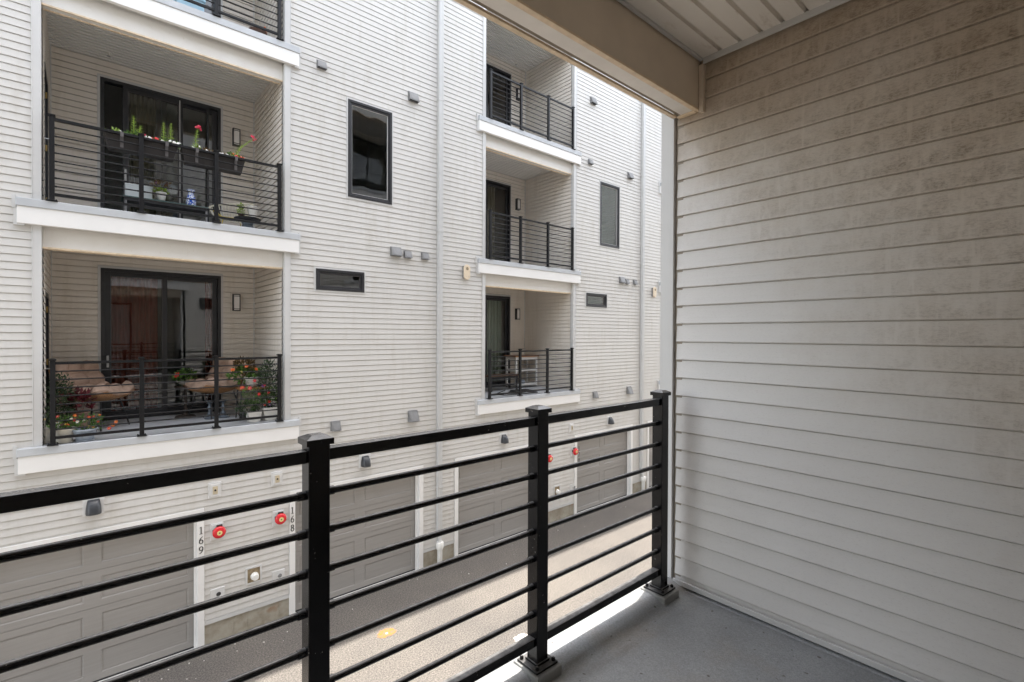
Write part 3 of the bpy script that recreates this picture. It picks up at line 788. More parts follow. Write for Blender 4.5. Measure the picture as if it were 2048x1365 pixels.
def wall_lamp(x, zf, label):
    y = D + RD - .005; z = zf + 2.125
    t = thing('wall_lamp', label, 'wall lamp', (x, y, z), 'black framed porch lamps')
    m = MB(); m.box(x - .095, x + .095, y - .012, y + .02, z - .20, z + .20); m.obj('mounting_block', 'siding_porch', t, bevel=.003)
    m = MB(); m.box(x - .062, x + .062, y - .03, y - .012, z - .165, z + .165)
    for sx in (-1, 1): m.box(x + sx * .057 - .008, x + sx * .057 + .008, y - .105, y - .03, z - .165, z + .165)
    for zz in (-.157, .157): m.box(x - .049, x + .049, y - .105, y - .03, z + zz - .008, z + zz + .008)
    for zz in (-.125, .125): m.box(x - .049, x + .049, y - .105, y - .095, z + zz - .005, z + zz + .005)
    m.obj('lamp_frame', 'window_frame', t)
    m = MB(); m.box(x - .048, x + .048, y - .098, y - .03, z - .148, z + .148); m.obj('diffuser', 'opal', t)
for hi, x0 in ((0, XA), (1, XB)):
    for li in range(3):
        if hi == 0 and li == 2: continue
        lab = {(0, 0): 'porch lamp on the wall above the right tan lounge chair', (0, 1): 'porch lamp beside the balcony door behind the flower boxes',
               (1, 0): 'porch lamp above the white cart', (1, 1): 'porch lamp on the empty balcony one floor above the white cart', (1, 2): 'porch lamp on the topmost right balcony'}[(hi, li)]
        wall_lamp(x0 + 3.945, LV[li], lab)
def sprinkler(x, d, zf, label):
    z = zf + 2.93
    t = thing('sprinkler_head', label, 'sprinkler', (x, D + d, z), 'ceiling sprinkler heads')
    m = MB(); m.lathe([(.045, 0), (.04, -.012), (.018, -.016), (.015, -.05), (0, -.05)], (x, D + d, z), 14); m.obj('escutcheon', 'ceramic_white', t)
    m = MB(); m.lathe([(.028, -.06), (.028, -.064), (0, -.064)], (x, D + d, z), 12); m.tube([(x - .014, D + d, z - .045), (x - .014, D + d, z - .06)], .004, 6); m.tube([(x + .014, D + d, z - .045), (x + .014, D + d, z - .06)], .004, 6); m.obj('deflector', 'steel', t)
sprinkler(.31, 1.60, LV[1], 'sprinkler head on the ceiling over the flower box balcony')
sprinkler(9.50, 1.75, LV[2], 'sprinkler head on the ceiling of the topmost right balcony')

def downspout(x, label, kick=0):
    t = thing('downspout', label, 'downspout', (x, D - .06, GZ), 'downspouts with white pipe boots')
    m = MB(); m.box(x - .055, x + .055, D - .095, D - .012, GZ + .62, TOP)
    for s in (-1, 1): m.box(x + s * .028 - .008, x + s * .028 + .008, D - .099, D - .095, GZ + .62, TOP)
    m.tube([(x, D - .054, GZ + .66), (x + kick, D - .075, GZ + .42)], .048, 8)
    m.obj('pipe', 'spout', t, bevel=.004)
    for z in (-3.3, -.6, 2.2, 5.0):
        m = MB(); m.box(x - .066, x + .066, D - .102, D - .004, z, z + .03); m.obj('strap', 'spout', t)
    m = MB(); c = (x + kick, D - .075, GZ)
    m.lathe([(.045, .012), (.052, .03), (.056, .36), (.068, .37), (.070, .40), (.082, .41), (.082, .52), (.076, .53), (.06, .53)], c, 18); m.obj('boot', 'pvc_white', t)
downspout(5.76, 'grey downspout between the two balconies, running down beside garage 168')
downspout(13.27, 'grey downspout at the right, nearest the porch corner', .07)

def digits(txt, x, z0, h, step, label):
    W = lambda pts, w: (pts, w)
    ell = lambda cx, cy, rx, ry: [(cx + rx * math.cos(a), cy + ry * math.sin(a), .075 + .045 * abs(math.cos(a))) for a in [2 * PI * k / 24 for k in range(25)]]
    six = [(.50, .96, .05), (.36, .90, .07), (.22, .74, .11), (.13, .52, .13), (.10, .32, .12)]
    SH = {'1': [[(.30, .02, .12), (.30, .98, .12)], [(.12, .02, .05), (.48, .02, .05)], [(.30, .96, .09), (.14, .86, .05)]],
          '6': [six, ell(.30, .29, .20, .26)],
          '9': [[(.6 - a, 1 - b, c) for a, b, c in six], ell(.30, .71, .20, .26)],
          '8': [ell(.30, .26, .20, .24), ell(.30, .74, .17, .22)],
          '7': [[(.06, .95, .09), (.55, .95, .09)], [(.54, .95, .10), (.36, .5, .10), (.24, .02, .12)], [(.07, .97, .05), (.07, .80, .04)]],
          '0': [ell(.30, .5, .20, .46)]}
    t = thing('house_number', label, 'house number', (x, D - .02, z0), 'black house numbers on the garage trim')
    for k, ch in enumerate(txt):
        m = MB()
        for st in SH[ch]:
            for (a, b, w), (c, d, w2) in zip(st, st[1:]):
                dx, dy = c - a, d - b; L = math.hypot(dx, dy) or 1; nx, ny = -dy / L, dx / L; ex, ey = dx / L * .015, dy / L * .015
                q = [(a - ex + nx * w / 2, b - ey + ny * w / 2), (a - ex - nx * w / 2, b - ey - ny * w / 2), (c + ex - nx * w2 / 2, d + ey - ny * w2 / 2), (c + ex + nx * w2 / 2, d + ey + ny * w2 / 2)]
                m.prism([(x + (p - .3) * h, z0 - k * step + r * h) for p, r in q], 'y', D - .0245, D - .0205)
        m.obj('digit', 'digit_black', t)
digits('169', 1.372, -3.16, .115, .155, 'black number 169 down the right trim of the left garage')
digits('168', 2.745, -3.16, .115, .155, 'black number 168 on the left trim of the garage by the tall post')
digits('170', 10.325, -3.21, .125, .165, 'black number 170 on the trim left of the far garage')

# ------------------------------------------------------------------ curtains and blinds
def drape(x0, x1, y, z0, z1, mat, label, folds=8, amp=.035, flare=0):
    m = MB(); nx, nz = folds * 8, 10; vs = []; fs = []
    for j in range(nz + 1):
        f = j / nz
        for i in range(nx + 1):
            u = i / nx; ph = u * folds * 2 * PI
            px = x0 + (x1 - x0) * u + flare * (f * (1 - f)) * (u - .5)
            vs.append((px, y + amp * math.sin(ph + .5 * math.sin(ph * .37 + f)) * (.6 + .4 * (1 - f)), z0 + (z1 - z0) * f))
    for j in range(nz):
        for i in range(nx): fs.append((j * (nx + 1) + i, j * (nx + 1) + i + 1, (j + 1) * (nx + 1) + i + 1, (j + 1) * (nx + 1) + i))
    m.add(vs, fs, True)
    return tag(m.obj('curtain', mat, org=((x0 + x1) / 2, y, z0), sharp=80), label, 'curtain', 'curtains behind the glass doors')
yb = D + RD
drape(.30, 1.02, yb + .22, LV[0] + .05, LV[0] + 2.6, 'curtain_red', 'dark red curtain behind the left pane of the lower left balcony door', 7, .04)
drape(1.78, 2.0, yb + .24, LV[0] + .05, LV[0] + 2.6, 'curtain_red', 'narrow dark red curtain at the right end of the lower left balcony door', 3, .04)
drape(.62, 1.0, yb + .24, LV[1] + .05, LV[1] + 2.6, 'curtain_tan', 'tan curtain behind the door of the flower box balcony', 5, .03)
drape(XB + 1.95, XB + 3.55, yb + .2, LV[0] + .05, LV[0] + 2.6, 'curtain_green', 'pale green curtain behind the door beside the white cart', 14, .03)
drape(XB + 1.95, XB + 3.3, yb + .24, LV[1] + .05, LV[1] + 2.6, 'curtain_tan', 'dark curtain behind the door of the empty right balcony', 12, .03)
def blind(w, x0, label, n):
    a, b, z0, z1 = w; a += x0 + .07; b += x0 - .07
    m = MB(); st = (z1 - z0 - .14) / n
    for k in range(n):
        z = z0 + .07 + st * (k + .5)
        m.add([(a, D + .085, z - st * .42), (b, D + .085, z - st * .42), (b, D + .095, z + st * .47), (a, D + .095, z + st * .47)], [(0, 1, 2, 3)])
    tag(m.obj('window_blind', 'blind_green', org=((a + b) / 2, D + .09, z0)), label, 'blind', 'closed blinds behind windows')
blind(WINS[0], XB, 'pale green closed blind in the narrow tall window at the right', 34)
blind(WINS[1], XB, 'pale green closed blind in the small window at the right', 7)

# ------------------------------------------------------------------ plants, pots and furniture
def leaves(m, c, r, n, size, rg, shell=.35, up=0):
    for _ in range(n):
        while True:
            p = Vector((rg.uniform(-1, 1), rg.uniform(-1, 1), rg.uniform(-1, 1)))
            if shell < p.length <= 1: break
        q = Vector(c) + Vector((p.x * r[0], p.y * r[1], p.z * r[2]))
        d = (p + Vector((rg.uniform(-.7, .7), rg.uniform(-.7, .7), rg.uniform(-.4, .7) + up))).normalized()
        s = size * rg.uniform(.6, 1.3); w = d.orthogonal().normalized(); w.rotate(Matrix.Rotation(rg.uniform(0, 6.3), 3, d)); nrm = d.cross(w)
        a, b = q + d * s * .45 + w * s * .26 + nrm * s * .06, q + d * s * .45 - w * s * .26 + nrm * s * .06
        m.add([tuple(q), tuple(a), tuple(q + d * s), tuple(b)], [(0, 1, 2), (0, 2, 3)])
BL = {}
def blossom(parent, p, mat, s=.03, core='petal_yellow', rg=random):
    key = (mat, core)
    if key not in BL:
        m = MB()
        for k in range(6):
            a = 2 * PI * k / 6
            m.add([(0, 0, 0), (math.cos(a - .45) * .7, math.sin(a - .45) * .7, .3), (math.cos(a) * 1.05, math.sin(a) * 1.05, .18), (math.cos(a + .45) * .7, math.sin(a + .45) * .7, .3)], [(0, 1, 2, 3)])
        m.cur = 1; m.lathe([(.25, .1), (.2, .35), (0, .38)], (0, 0, 0), 6)
        me = m.obj('blossom', [mat, core]); BL[key] = me.data; bpy.data.objects.remove(me)
    o = bpy.data.objects.new('blossom', BL[key]); COL.objects.link(o); o.parent = parent
    org = parent['_org']; o.location = (p[0] - org[0], p[1] - org[1], p[2] - org[2])
    s *= .82; o.scale = (s, s, s); d = Vector((rg.uniform(-.5, .5), -1, rg.uniform(.2, 1.1))); o.rotation_euler = d.to_track_quat('Z', 'Y').to_euler()
    return o
def pot_prof(r0, r1, h, rim=.012): return [(r0 * .9, 0), (r0, .006), (r1, h - .02), (r1 + rim, h - .018), (r1 + rim, h), (r1 - .008, h), (r1 - .012, h - .025), (0, h - .025)]
def potted(label, x, y, z, r0, r1, h, potmat, fol, flowers=(), square=False, group='potted plants on the lower left balcony', saucer=True, seed=1):
    rg = random.Random(seed)
    t = thing('potted_plant', label, 'potted plant', (x, y, z), group)
    m = MB()
    if saucer: m.lathe([(r0 * .7, 0), (r0 * 1.12, .004), (r0 * 1.18, .022), (r0 * 1.1, .022), (0, .016)], (x, y, z), 20)
    if square:
        a, b = r0, r1
        m.add([(x - a, y - a, z + .02), (x + a, y - a, z + .02), (x + a, y + a, z + .02), (x - a, y + a, z + .02), (x - b, y - b, z + h), (x + b, y - b, z + h), (x + b, y + b, z + h), (x - b, y + b, z + h),
               (x - b + .02, y - b + .02, z + h), (x + b - .02, y - b + .02, z + h), (x + b - .02, y + b - .02, z + h), (x - b + .02, y + b - .02, z + h)],
              [(3, 2, 1, 0), (0, 1, 5, 4), (1, 2, 6, 5), (2, 3, 7, 6), (3, 0, 4, 7), (4, 5, 9, 8), (5, 6, 10, 9), (6, 7, 11, 10), (7, 4, 8, 11)])
    else: m.lathe(pot_prof(r0, r1, h - .02), (x, y, z + .02), 22)
    m.obj('pot', potmat, t, bevel=.004 if square else 0)
    m = MB(); m.lathe([(r1 * .9, h - .03), (0, h - .02)], (x, y, z), 16); m.obj('soil', 'soil', t)
    for (dx, dy, dz, rx, ry, rz, n, s, mat) in fol:
        m = MB(); leaves(m, (x + dx, y + dy, z + h + dz), (rx, ry, rz), n, s, rg, up=.3)
        for _ in range(6):
            a = rg.uniform(0, 6.3); m.tube([(x + .02 * math.cos(a), y + .02 * math.sin(a), z + h - .03), (x + dx + rx * .5 * math.cos(a), y + dy + ry * .5 * math.sin(a), z + h + dz + rz * .4)], [.004, .002], 5)
        m.obj('foliage', mat, t)
    for (fx, fy, fz, s, mat, core) in flowers: blossom(t, (x + fx, y + fy, z + h + fz), mat, s, core, rg)
    return t
F0 = LV[0]
def fl(n, rx, ry, rz, z0, mats, seed, s=(.022, .034), cx=0):
    rg = random.Random(seed); out = []
    for k in range(n):
        mt = mats[k % len(mats)]
        out.append((cx + rg.uniform(-rx, rx), -abs(rg.uniform(.2, 1)) * ry, z0 + rg.uniform(0, rz), rg.uniform(*s), mt, 'petal_yellow' if mt != 'petal_yellow' else 'petal_red'))
    return out
potted('cream round pot of daisies at the left railing post', -.225, 9.13, F0, .085, .125, .20, 'ceramic_cream', [(0, 0, .05, .15, .12, .10, 190, .045, 'leaf_green')],
       fl(4, .12, .12, .12, .05, ['petal_white', 'petal_yellow', 'petal_pink'], 3))
potted('blue grey pot of red and yellow flowers behind the left railing', -.005, 9.13, F0, .095, .14, .17, 'ceramic_blue', [(.03, 0, .06, .20, .12, .12, 190, .05, 'leaf_green')],
       fl(11, .18, .13, .18, .02, ['petal_red', 'petal_yellow', 'petal_orange', 'petal_white', 'petal_red'], 5, (.018, .03)) + [(.30, -.08, .02, .035, 'petal_orange', 'petal_yellow'), (.26, -.1, -.02, .033, 'petal_red', 'petal_yellow'), (.34, -.06, .06, .03, 'petal_orange', 'petal_yellow')])
potted('white pot tucked behind the left railing post', -.395, 9.30, F0, .09, .12, .22, 'ceramic_white', [(0, 0, .1, .10, .1, .14, 110, .05, 'leaf_dark')], fl(2, .06, .1, .08, .1, ['petal_yellow'], 8))
potted('dark dwarf evergreen in a pot beside the left lounge chair', -.27, 9.62, F0, .11, .14, .22, 'clay', [(0, 0, .32, .16, .16, .38, 900, .045, 'leaf_dark')])
potted('maroon leaved plant in front of the left lounge chair', -.06, 9.68, F0, .08, .10, .34, 'clay', [(0, 0, .15, .16, .14, .13, 90, .11, 'leaf_maroon')])
potted('white square pot of trailing red flowers by the right railing', 2.175, 9.24, F0, .085, .11, .19, 'ceramic_white',
       [(-.05, 0, .06, .22, .12, .12, 220, .05, 'leaf_dark'), (-.03, 0, .25, .16, .12, .16, 110, .05, 'leaf_green')],
       [(-.19, -.08, .42, .045, 'petal_red', 'petal_yellow'), (-.08, -.1, .40, .045, 'petal_pink', 'petal_yellow'), (-.01, -.1, .52, .042, 'petal_pink', 'petal_orange'), (.12, -.1, .42, .04, 'petal_violet', 'petal_violet'),
        (.06, -.1, .29, .035, 'petal_red', 'petal_red'), (.23, -.06, .14, .04, 'petal_red', 'petal_red'), (.23, -.05, .29, .032, 'petal_red', 'petal_red'), (.15, -.1, .44, .03, 'petal_red', 'petal_violet')], True)
potted('white square pot with a tall dark evergreen in the right corner', 2.43, 9.26, F0, .09, .125, .23, 'ceramic_white', [(.0, .02, .40, .17, .15, .44, 800, .05, 'leaf_dark'), (0, 0, .15, .17, .15, .2, 200, .045, 'leaf_green')],
       fl(3, .1, .14, .06, .03, ['petal_violet', 'petal_red'], 6), True)

# wooden plant stool with its white pot
def stool(x, y, h, w, d, label):
    t = thing('plant_stool', label, 'stool', (x, y, F0))
    m = MB(); m.box(x - w / 2, x + w / 2, y - d / 2, y + d / 2, F0 + h - .03, F0 + h); m.obj('seat', 'wood', t, bevel=.004)
    for sx in (-1, 1):
        for sy in (-1, 1):
            m = MB(); m.tube([(x + sx * (w / 2 - .03), y + sy * (d / 2 - .03), F0 + h - .03), (x + sx * (w / 2 - .005), y + sy * (d / 2 - .01), F0)], .012, 8); m.obj('leg', 'iron', t)
stool(2.27, 9.75, .545, .46, .34, 'wooden stool holding the large white pot, right of the tan chair')
potted('round white pot of orange flowers on the wooden stool', 2.27, 9.74, F0 + .545, .085, .13, .19, 'ceramic_white',
       [(-.12, 0, .04, .26, .16, .13, 260, .075, 'leaf_green'), (-.12, 0, .2, .17, .13, .12, 120, .08, 'leaf_bronze'), (.14, 0, .05, .14, .12, .14, 90, .05, 'leaf_dark')],
       [(-.33, -.1, .14, .05, 'petal_orange', 'petal_red'), (-.12, -.14, .2, .04, 'petal_orange', 'petal_red'), (.03, -.14, .14, .042, 'petal_orange', 'petal_red'), (-.2, -.13, .1, .03, 'petal_yellow', 'petal_orange')], saucer=False)
# pedestal table with bowl planter
def pedestal(x, y):
    t = thing('pedestal_table', 'round dark iron pedestal table between the two tan lounge chairs', 'table', (x, y, F0))
    m = MB(); m.lathe([(.16, 0), (.165, .01), (.15, .035), (.06, .05), (.035, .08), (.05, .12), (.03, .16), (.022, .2), (.02, .5), (.03, .54), (.0, .54)], (x, y, F0), 24); m.obj('base', 'old_iron', t)
    m = MB(); m.lathe([(.05, .53), (.17, .545), (.175, .565), (0, .565)], (x, y, F0), 24); m.obj('tabletop', 'old_iron', t)
pedestal(1.36, 10.5)
potted('low white bowl of green plants with one red flower on the pedestal table', 1.36, 10.5, F0 + .565, .075, .135, .10, 'ceramic_white', [(0, 0, .06, .17, .14, .12, 200, .065, 'leaf_green'), (.05, .02, .10, .12, .1, .1, 60, .06, 'leaf_dark')],
       [(-.13, -.10, .12, .05, 'petal_red', 'petal_red'), (-.16, -.08, .08, .035, 'petal_red', 'petal_red')], saucer=False)
def lantern(x, y, label):
    t = thing('candle_stand', label, 'candle stand', (x, y, F0), 'pair of grey candle stands')
    m = MB(); m.lathe([(.075, 0), (.08, .012), (.05, .03), (.03, .06), (.045, .09), (.02, .12), (.018, .17), (.04, .20), (.02, .23), (.022, .27), (.06, .30), (.062, .32), (0, .32)], (x, y, F0), 16); m.obj('stem', 'grey_iron', t)
    m = MB()
    for k in range(4):
        a = PI / 4 + k * PI / 2; m.tube([(x + .05 * math.cos(a), y + .05 * math.sin(a), F0 + .03), (x + .10 * math.cos(a), y + .10 * math.sin(a), F0 + .012), (x + .12 * math.cos(a), y + .12 * math.sin(a), F0 + .03)], .008, 6)
    m.obj('foot', 'grey_iron', t)
lantern(1.66, 10.05, 'left one of the two grey candle stands in front of the right lounge chair')
lantern(1.87, 10.05, 'right one of the two grey candle stands, behind the third railing post')
m = MB(); m.lathe([(.035, 0), (.05, .01), (.045, .09), (.02, .12), (.022, .14), (0, .14)], (2.10, 9.62, F0), 12); m.tube([(2.06, 9.62, F0 + .05), (2.02, 9.60, F0 + .10)], .008, 6)
tag(m.obj('watering_pot', 'iron', org=(2.10, 9.62, F0)), 'small black watering pot on the floor left of the white square pots', 'pot')

def lounge(x, y, rot, label, W=.86):
    t = thing('lounge_chair', label, 'lounge chair', (x, y, F0), 'tan tufted lounge chairs')
    R = Matrix.Rotation(rot, 4, 'Z')
    prof = [(-.47, .985), (-.43, .90), (-.375, .77), (-.32, .64), (-.25, .53), (-.13, .46), (.02, .435), (.18, .45), (.33, .49), (.42, .525)]
    def P(u, v):
        f = v * (len(prof) - 1); i = min(int(f), len(prof) - 2); q = f - i
        return (prof[i][0] * (1 - q) + prof[i + 1][0] * q, (prof[i][1] * (1 - q) + prof[i + 1][1] * q) * 1.03)
    def sheet(inset, thick, tuft, base):
        nu, nv = 30, 36; top = []; bot = []
        for j in range(nv + 1):
            v = j / nv; a, h = P(0, v); a2, h2 = P(0, min(v + .01, 1)); a1, h1 = P(0, max(v - .01, 0))
            d = Vector((a2 - a1, 0, h2 - h1)).normalized(); n = Vector((-d.z, 0, d.x))
            ed = min(v, 1 - v); wv = (W / 2 - inset) * (1 - .34 * max(0, 1 - ed / .16) ** 2)
            for i in range(nu + 1):
                u = i / nu * 2 - 1
                edge = max(0, 1 - abs(u) ** 6) ** .5 * max(.0, min(1, ed / .05)) ** .5
                pf = (abs(math.sin(PI * (u + 1) / 2 * 3)) ** .7 * .5 + abs(math.sin(PI * v * 5)) ** .7 * .5) ** 1.3 if tuft else .4
                curl = .10 * abs(u) ** 3
                c = Vector((a, u * wv, h)) + n * (curl + base)
                top.append(tuple(R @ (c + n * (thick * (.22 + .78 * pf) * edge)) + Vector((x, y, F0))))
                bot.append(tuple(R @ (c - n * (thick * .25 * edge)) + Vector((x, y, F0))))
        w = nu + 1; N = len(top); fs = []
        for j in range(nv):
            for i in range(nu):
                a = j * w + i; fs.append((a, a + 1, a + w + 1, a + w)); fs.append((N + a, N + a + w, N + a + w + 1, N + a + 1))
        for i in range(nu):
            fs.append((i, N + i, N + i + 1, i + 1)); b = nv * w; fs.append((b + i, b + i + 1, N + b + i + 1, N + b + i))
        for j in range(nv):
            a = j * w; fs.append((a, a + w, N + a + w, N + a)); a += nu; fs.append((a, N + a, N + a + w, a + w))
        m = MB(); m.add(top + bot, fs, True); return m
    sheet(0, .19, True, .02).obj('cushion', 'cushion', t, sharp=60)
    sheet(-.01, .03, False, -.02).obj('shell', 'wicker', t, sharp=60)
    for sx in (-1, 1):
        for sy in (-1, 1):
            m = MB(); a = R @ Vector((sx * .22, sy * .20, .44)) + Vector((x, y, F0)); b = R @ Vector((sx * .30, sy * .30, 0)) + Vector((x, y, F0))
            m.tube([tuple(a), tuple(b)], .012, 8); m.obj('leg', 'iron', t)
    m = MB(); q = [R @ Vector((sx * .265, sy * .255, .2)) + Vector((x, y, F0)) for sx, sy in ((1, 1), (1, -1), (-1, -1), (-1, 1))]
    for k in range(4): m.tube([tuple(q[k]), tuple(q[(k + 1) % 4])], .008, 6)
    m.obj('stretcher', 'iron', t)
lounge(.13, 10.22, math.radians(-38), 'tan tufted lounge chair at the left, beside the evergreen')
lounge(1.80, 10.35, math.radians(207), 'tan tufted lounge chair at the right, behind the candle stands')

# ---- flower boxes hanging on the middle railing
F1 = LV[1]; RZ = F1 + 1.102
def flower_box(x0, x1, label, stems, tufts):
    xc = (x0 + x1) / 2; t = thing('flower_box', label, 'flower box', (xc, 9.12, RZ - .26), 'long dark flower boxes')
    m = MB(); zt, zb = RZ + .0, RZ - .225; y0, y1 = 9.015, 9.20; s = .05
    m.add([(x0 + s, y0 + .03, zb), (x1 - s, y0 + .03, zb), (x1 - s, y1 - .03, zb), (x0 + s, y1 - .03, zb), (x0, y0, zt), (x1, y0, zt), (x1, y1, zt), (x0, y1, zt),
           (x0 + .012, y0 + .012, zt), (x1 - .012, y0 + .012, zt), (x1 - .012, y1 - .012, zt), (x0 + .012, y1 - .012, zt)],
          [(3, 2, 1, 0), (0, 1, 5, 4), (1, 2, 6, 5), (2, 3, 7, 6), (3, 0, 4, 7), (4, 5, 9, 8), (5, 6, 10, 9), (6, 7, 11, 10), (7, 4, 8, 11)])
    m.obj('box', 'planter_plastic', t, bevel=.004)
    m = MB(); m.quad((x0 + .01, y0 + .01, zt - .02), (x1 - .01, y0 + .01, zt - .02), (x1 - .01, y1 - .01, zt - .02), (x0 + .01, y1 - .01, zt - .02)); m.obj('soil', 'soil', t)
    for x in (x0 + .20, x1 - .14):
        m = MB(); m.box(x - .02, x + .02, 8.96, 8.965, RZ - .05, RZ + .022); m.box(x - .02, x + .02, 8.96, 9.02, RZ + .018, RZ + .023); m.box(x - .02, x + .02, 9.008, 9.014, RZ - .19, RZ + .02); m.obj('bracket', 'bracket_metal', t)
    rg = random.Random(int(x0 * 100) + 5)
    for (sx, hgt, lean, mat) in stems:
        m = MB(); base = Vector((sx, 9.09, zt - .02)); tip = base + Vector((lean, -.03, hgt))
        mid = base.lerp(tip, .5) + Vector((-lean * .12, 0, .02))
        m.tube([tuple(base), tuple(mid), tuple(tip)], [.006, .005, .003], 6)
        n = int(hgt * 120 + abs(lean) * 70)
        for k in range(n):
            f = k / n; p = base.lerp(mid, f * 2) if f < .5 else mid.lerp(tip, f * 2 - 1); a = k * 2.4
            L = .078 * (1 - .68 * f); d = Vector((math.cos(a), math.sin(a), .55)).normalized(); w = d.orthogonal().normalized() * L * .11
            m.add([tuple(p), tuple(p + d * L * .5 + w), tuple(p + d * L), tuple(p + d * L * .5 - w)], [(0, 1, 2, 3)])
        m.obj('stem', 'leaf_lime', t)
        if mat:
            for k in range(9):
                p = tip + Vector((rg.uniform(-.035, .035), rg.uniform(-.03, .03), rg.uniform(-.045, .045))); blossom(t, tuple(p), mat, rg.uniform(.022, .032), mat, rg)
    for (tx, w, h, n, mat, flm, nf) in tufts:
        m = MB(); leaves(m, (tx, 9.09, zt + h * .3), (w, .08, h), n, .05, rg, .2, .3); m.obj('foliage', mat, t)
        for k in range(nf): blossom(t, (tx + rg.uniform(-w, w) * .95, 9.07 - rg.uniform(0, .05), zt + h * rg.uniform(.5, 1.25)), flm, rg.uniform(.02, .03), flm if flm != 'petal_white' else 'petal_white', rg)
flower_box(.205, 1.075, 'left dark flower box with tall green stems and white blooms', [(.545, .34, .0, None), (.60, .22, .03, None), (.905, .35, 0, None), (.99, .36, .005, None)],
           [(.34, .10, .05, 70, 'leaf_lime', 'petal_white', 1), (.56, .12, .06, 90, 'leaf_green', 'petal_pink', 3), (.72, .05, .05, 30, 'leaf_green', 'petal_white', 9), (.81, .06, .045, 40, 'leaf_green', 'petal_red', 10), (.95, .07, .05, 40, 'leaf_green', 'petal_white', 2), (1.04, .07, .05, 30, 'leaf_green', 'petal_white', 16)])
flower_box(1.12, 2.00, 'right dark flower box with crimson snapdragons and red edging blooms', [(1.30, .40, .05, 'petal_pink'), (1.83, .42, .30, 'petal_pink')],
           [(1.33, .06, .06, 50, 'leaf_lime', 'petal_white', 3), (1.47, .12, .05, 70, 'leaf_bronze', 'petal_white', 1), (1.68, .09, .05, 40, 'leaf_bronze', 'petal_white', 9), (1.80, .07, .06, 50, 'leaf_green', 'petal_orange', 2), (1.93, .09, .04, 40, 'leaf_lime', 'petal_red', 11)])
# ---- glass topped table and the things on it
def glass_table():
    x0, x1, y0, y1, z = .46, 1.66, 10.05, 10.5, F1 + .47
    t = thing('glass_table', 'low table with dark green glass top behind the middle railing', 'table', ((x0 + x1) / 2, 10.27, F1))
    m = MB(); m.box(x0, x1, y0, y1, z - .02, z); m.obj('tabletop', 'green_glass_top', t, bevel=.004)
    m = MB(); m.frame(x0 + .03, x1 - .03, y0 + .03, y1 - .03, .03, z - .07, z - .02)
    m = MB(); m.box(x0 + .02, x1 - .02, y0 + .02, y1 - .02, z - .07, z - .021); m.obj('apron', 'iron', t)
    for x in (x0 + .04, x1 - .04):
        for y in (y0 + .04, y1 - .04):
            m = MB(); m.box(x - .015, x + .015, y - .015, y + .015, F1, z - .07); m.obj('leg', 'vent_metal', t)
    return z
tz = glass_table()
m = MB(); m.lathe([(.055, 0), (.072, .01), (.078, .06), (.07, .13), (.045, .19), (.04, .215), (.058, .27), (.062, .28), (.05, .28), (0, .26)], (1.40, 10.15, tz), 24)
tag(m.obj('vase', 'blue_porcelain', org=(1.40, 10.15, tz)), 'blue and white patterned vase on the glass table', 'vase')
potted('white pot with purple brown plant on the glass table', .98, 10.15, tz, .05, .068, .15, 'ceramic_white', [(0, 0, .02, .10, .09, .05, 90, .05, 'leaf_lime'), (.0, 0, .11, .14, .1, .09, 110, .05, 'leaf_bronze')], fl(2, .08, .08, .1, .05, ['petal_violet'], 4), saucer=False, group='plants on the glass table')
m = MB(); m.box(.50, .86, 10.22, 10.46, tz, tz + .21); m.box(.495, .865, 10.215, 10.465, tz + .21, tz + .24); m.box(.76, .775, 10.212, 10.22, tz + .10, tz + .125)
tag(m.obj('storage_box', 'lilac_box', org=(.68, 10.34, tz), bevel=.006), 'pale lidded box standing at the left end of the glass table', 'box')
# ---- wire chair, stool and pot
def wire_chair(x, y):
    t = thing('wire_chair', 'cream and yellow wire chair in the right corner of the flower box balcony', 'chair', (x, y, F1))
    rim = []; low = []
    for k in range(29):
        a = -PI * .72 + PI * 1.44 * k / 28; hz_ = .26 * max(0, math.cos(a * .62))
        rim.append((x + .36 * math.sin(a + .8), y + .26 * math.cos(a + .8), F1 + .46 + hz_))
        low.append((x + .17 * math.sin(a + .8), y + .13 * math.cos(a + .8), F1 + .33))
    m = MB(); m.tube(rim, .015, 6); m.obj('rim', 'wire_cream', t)
    m = MB()
    for p, q in zip(rim, low): m.tube([p, ((p[0] + q[0]) / 2 + (p[0] - x) * .08, (p[1] + q[1]) / 2 + (p[1] - y) * .08, (p[2] + q[2]) / 2 - .03), q], .0065, 4)
    for i in range(9):
        xx = x - .16 + .04 * i; m.tube([(xx, y - .13, F1 + .33), (xx, y + .13, F1 + .33)], .0065, 4)
    m.obj('mesh', 'wire_cream', t)
    m = MB(); m.tube([(x - .33, y - .2, F1 + .43), (x - .19, y - .16, F1 + .345), (x + .19, y - .16, F1 + .345), (x + .33, y - .2, F1 + .43)], .014, 6); m.obj('front_rail', 'wire_yellow', t)
    for sx in (-1, 1):
        for sy in (-1, 1): m = MB(); m.tube([(x + sx * .16, y + sy * .12, F1 + .34), (x + sx * .24, y + sy * .2, F1)], .008, 6); m.obj('leg', 'wire_yellow', t)
wire_chair(2.05, 10.25)
t = thing('drum_stool', 'dark drum stool carrying a white pot, right corner of the flower box balcony', 'stool', (2.17, 9.62, F1))
m = MB(); m.lathe([(.13, 0), (.15, .02), (.11, .10), (.08, .17), (.10, .22), (.0, .22)], (2.17, 9.62, F1), 18); m.obj('base', 'grey_iron', t)
m = MB(); m.lathe([(.10, .22), (.20, .25), (.215, .275), (.2, .285), (0, .285)], (2.17, 9.62, F1), 24); m.obj('seat', 'iron', t)
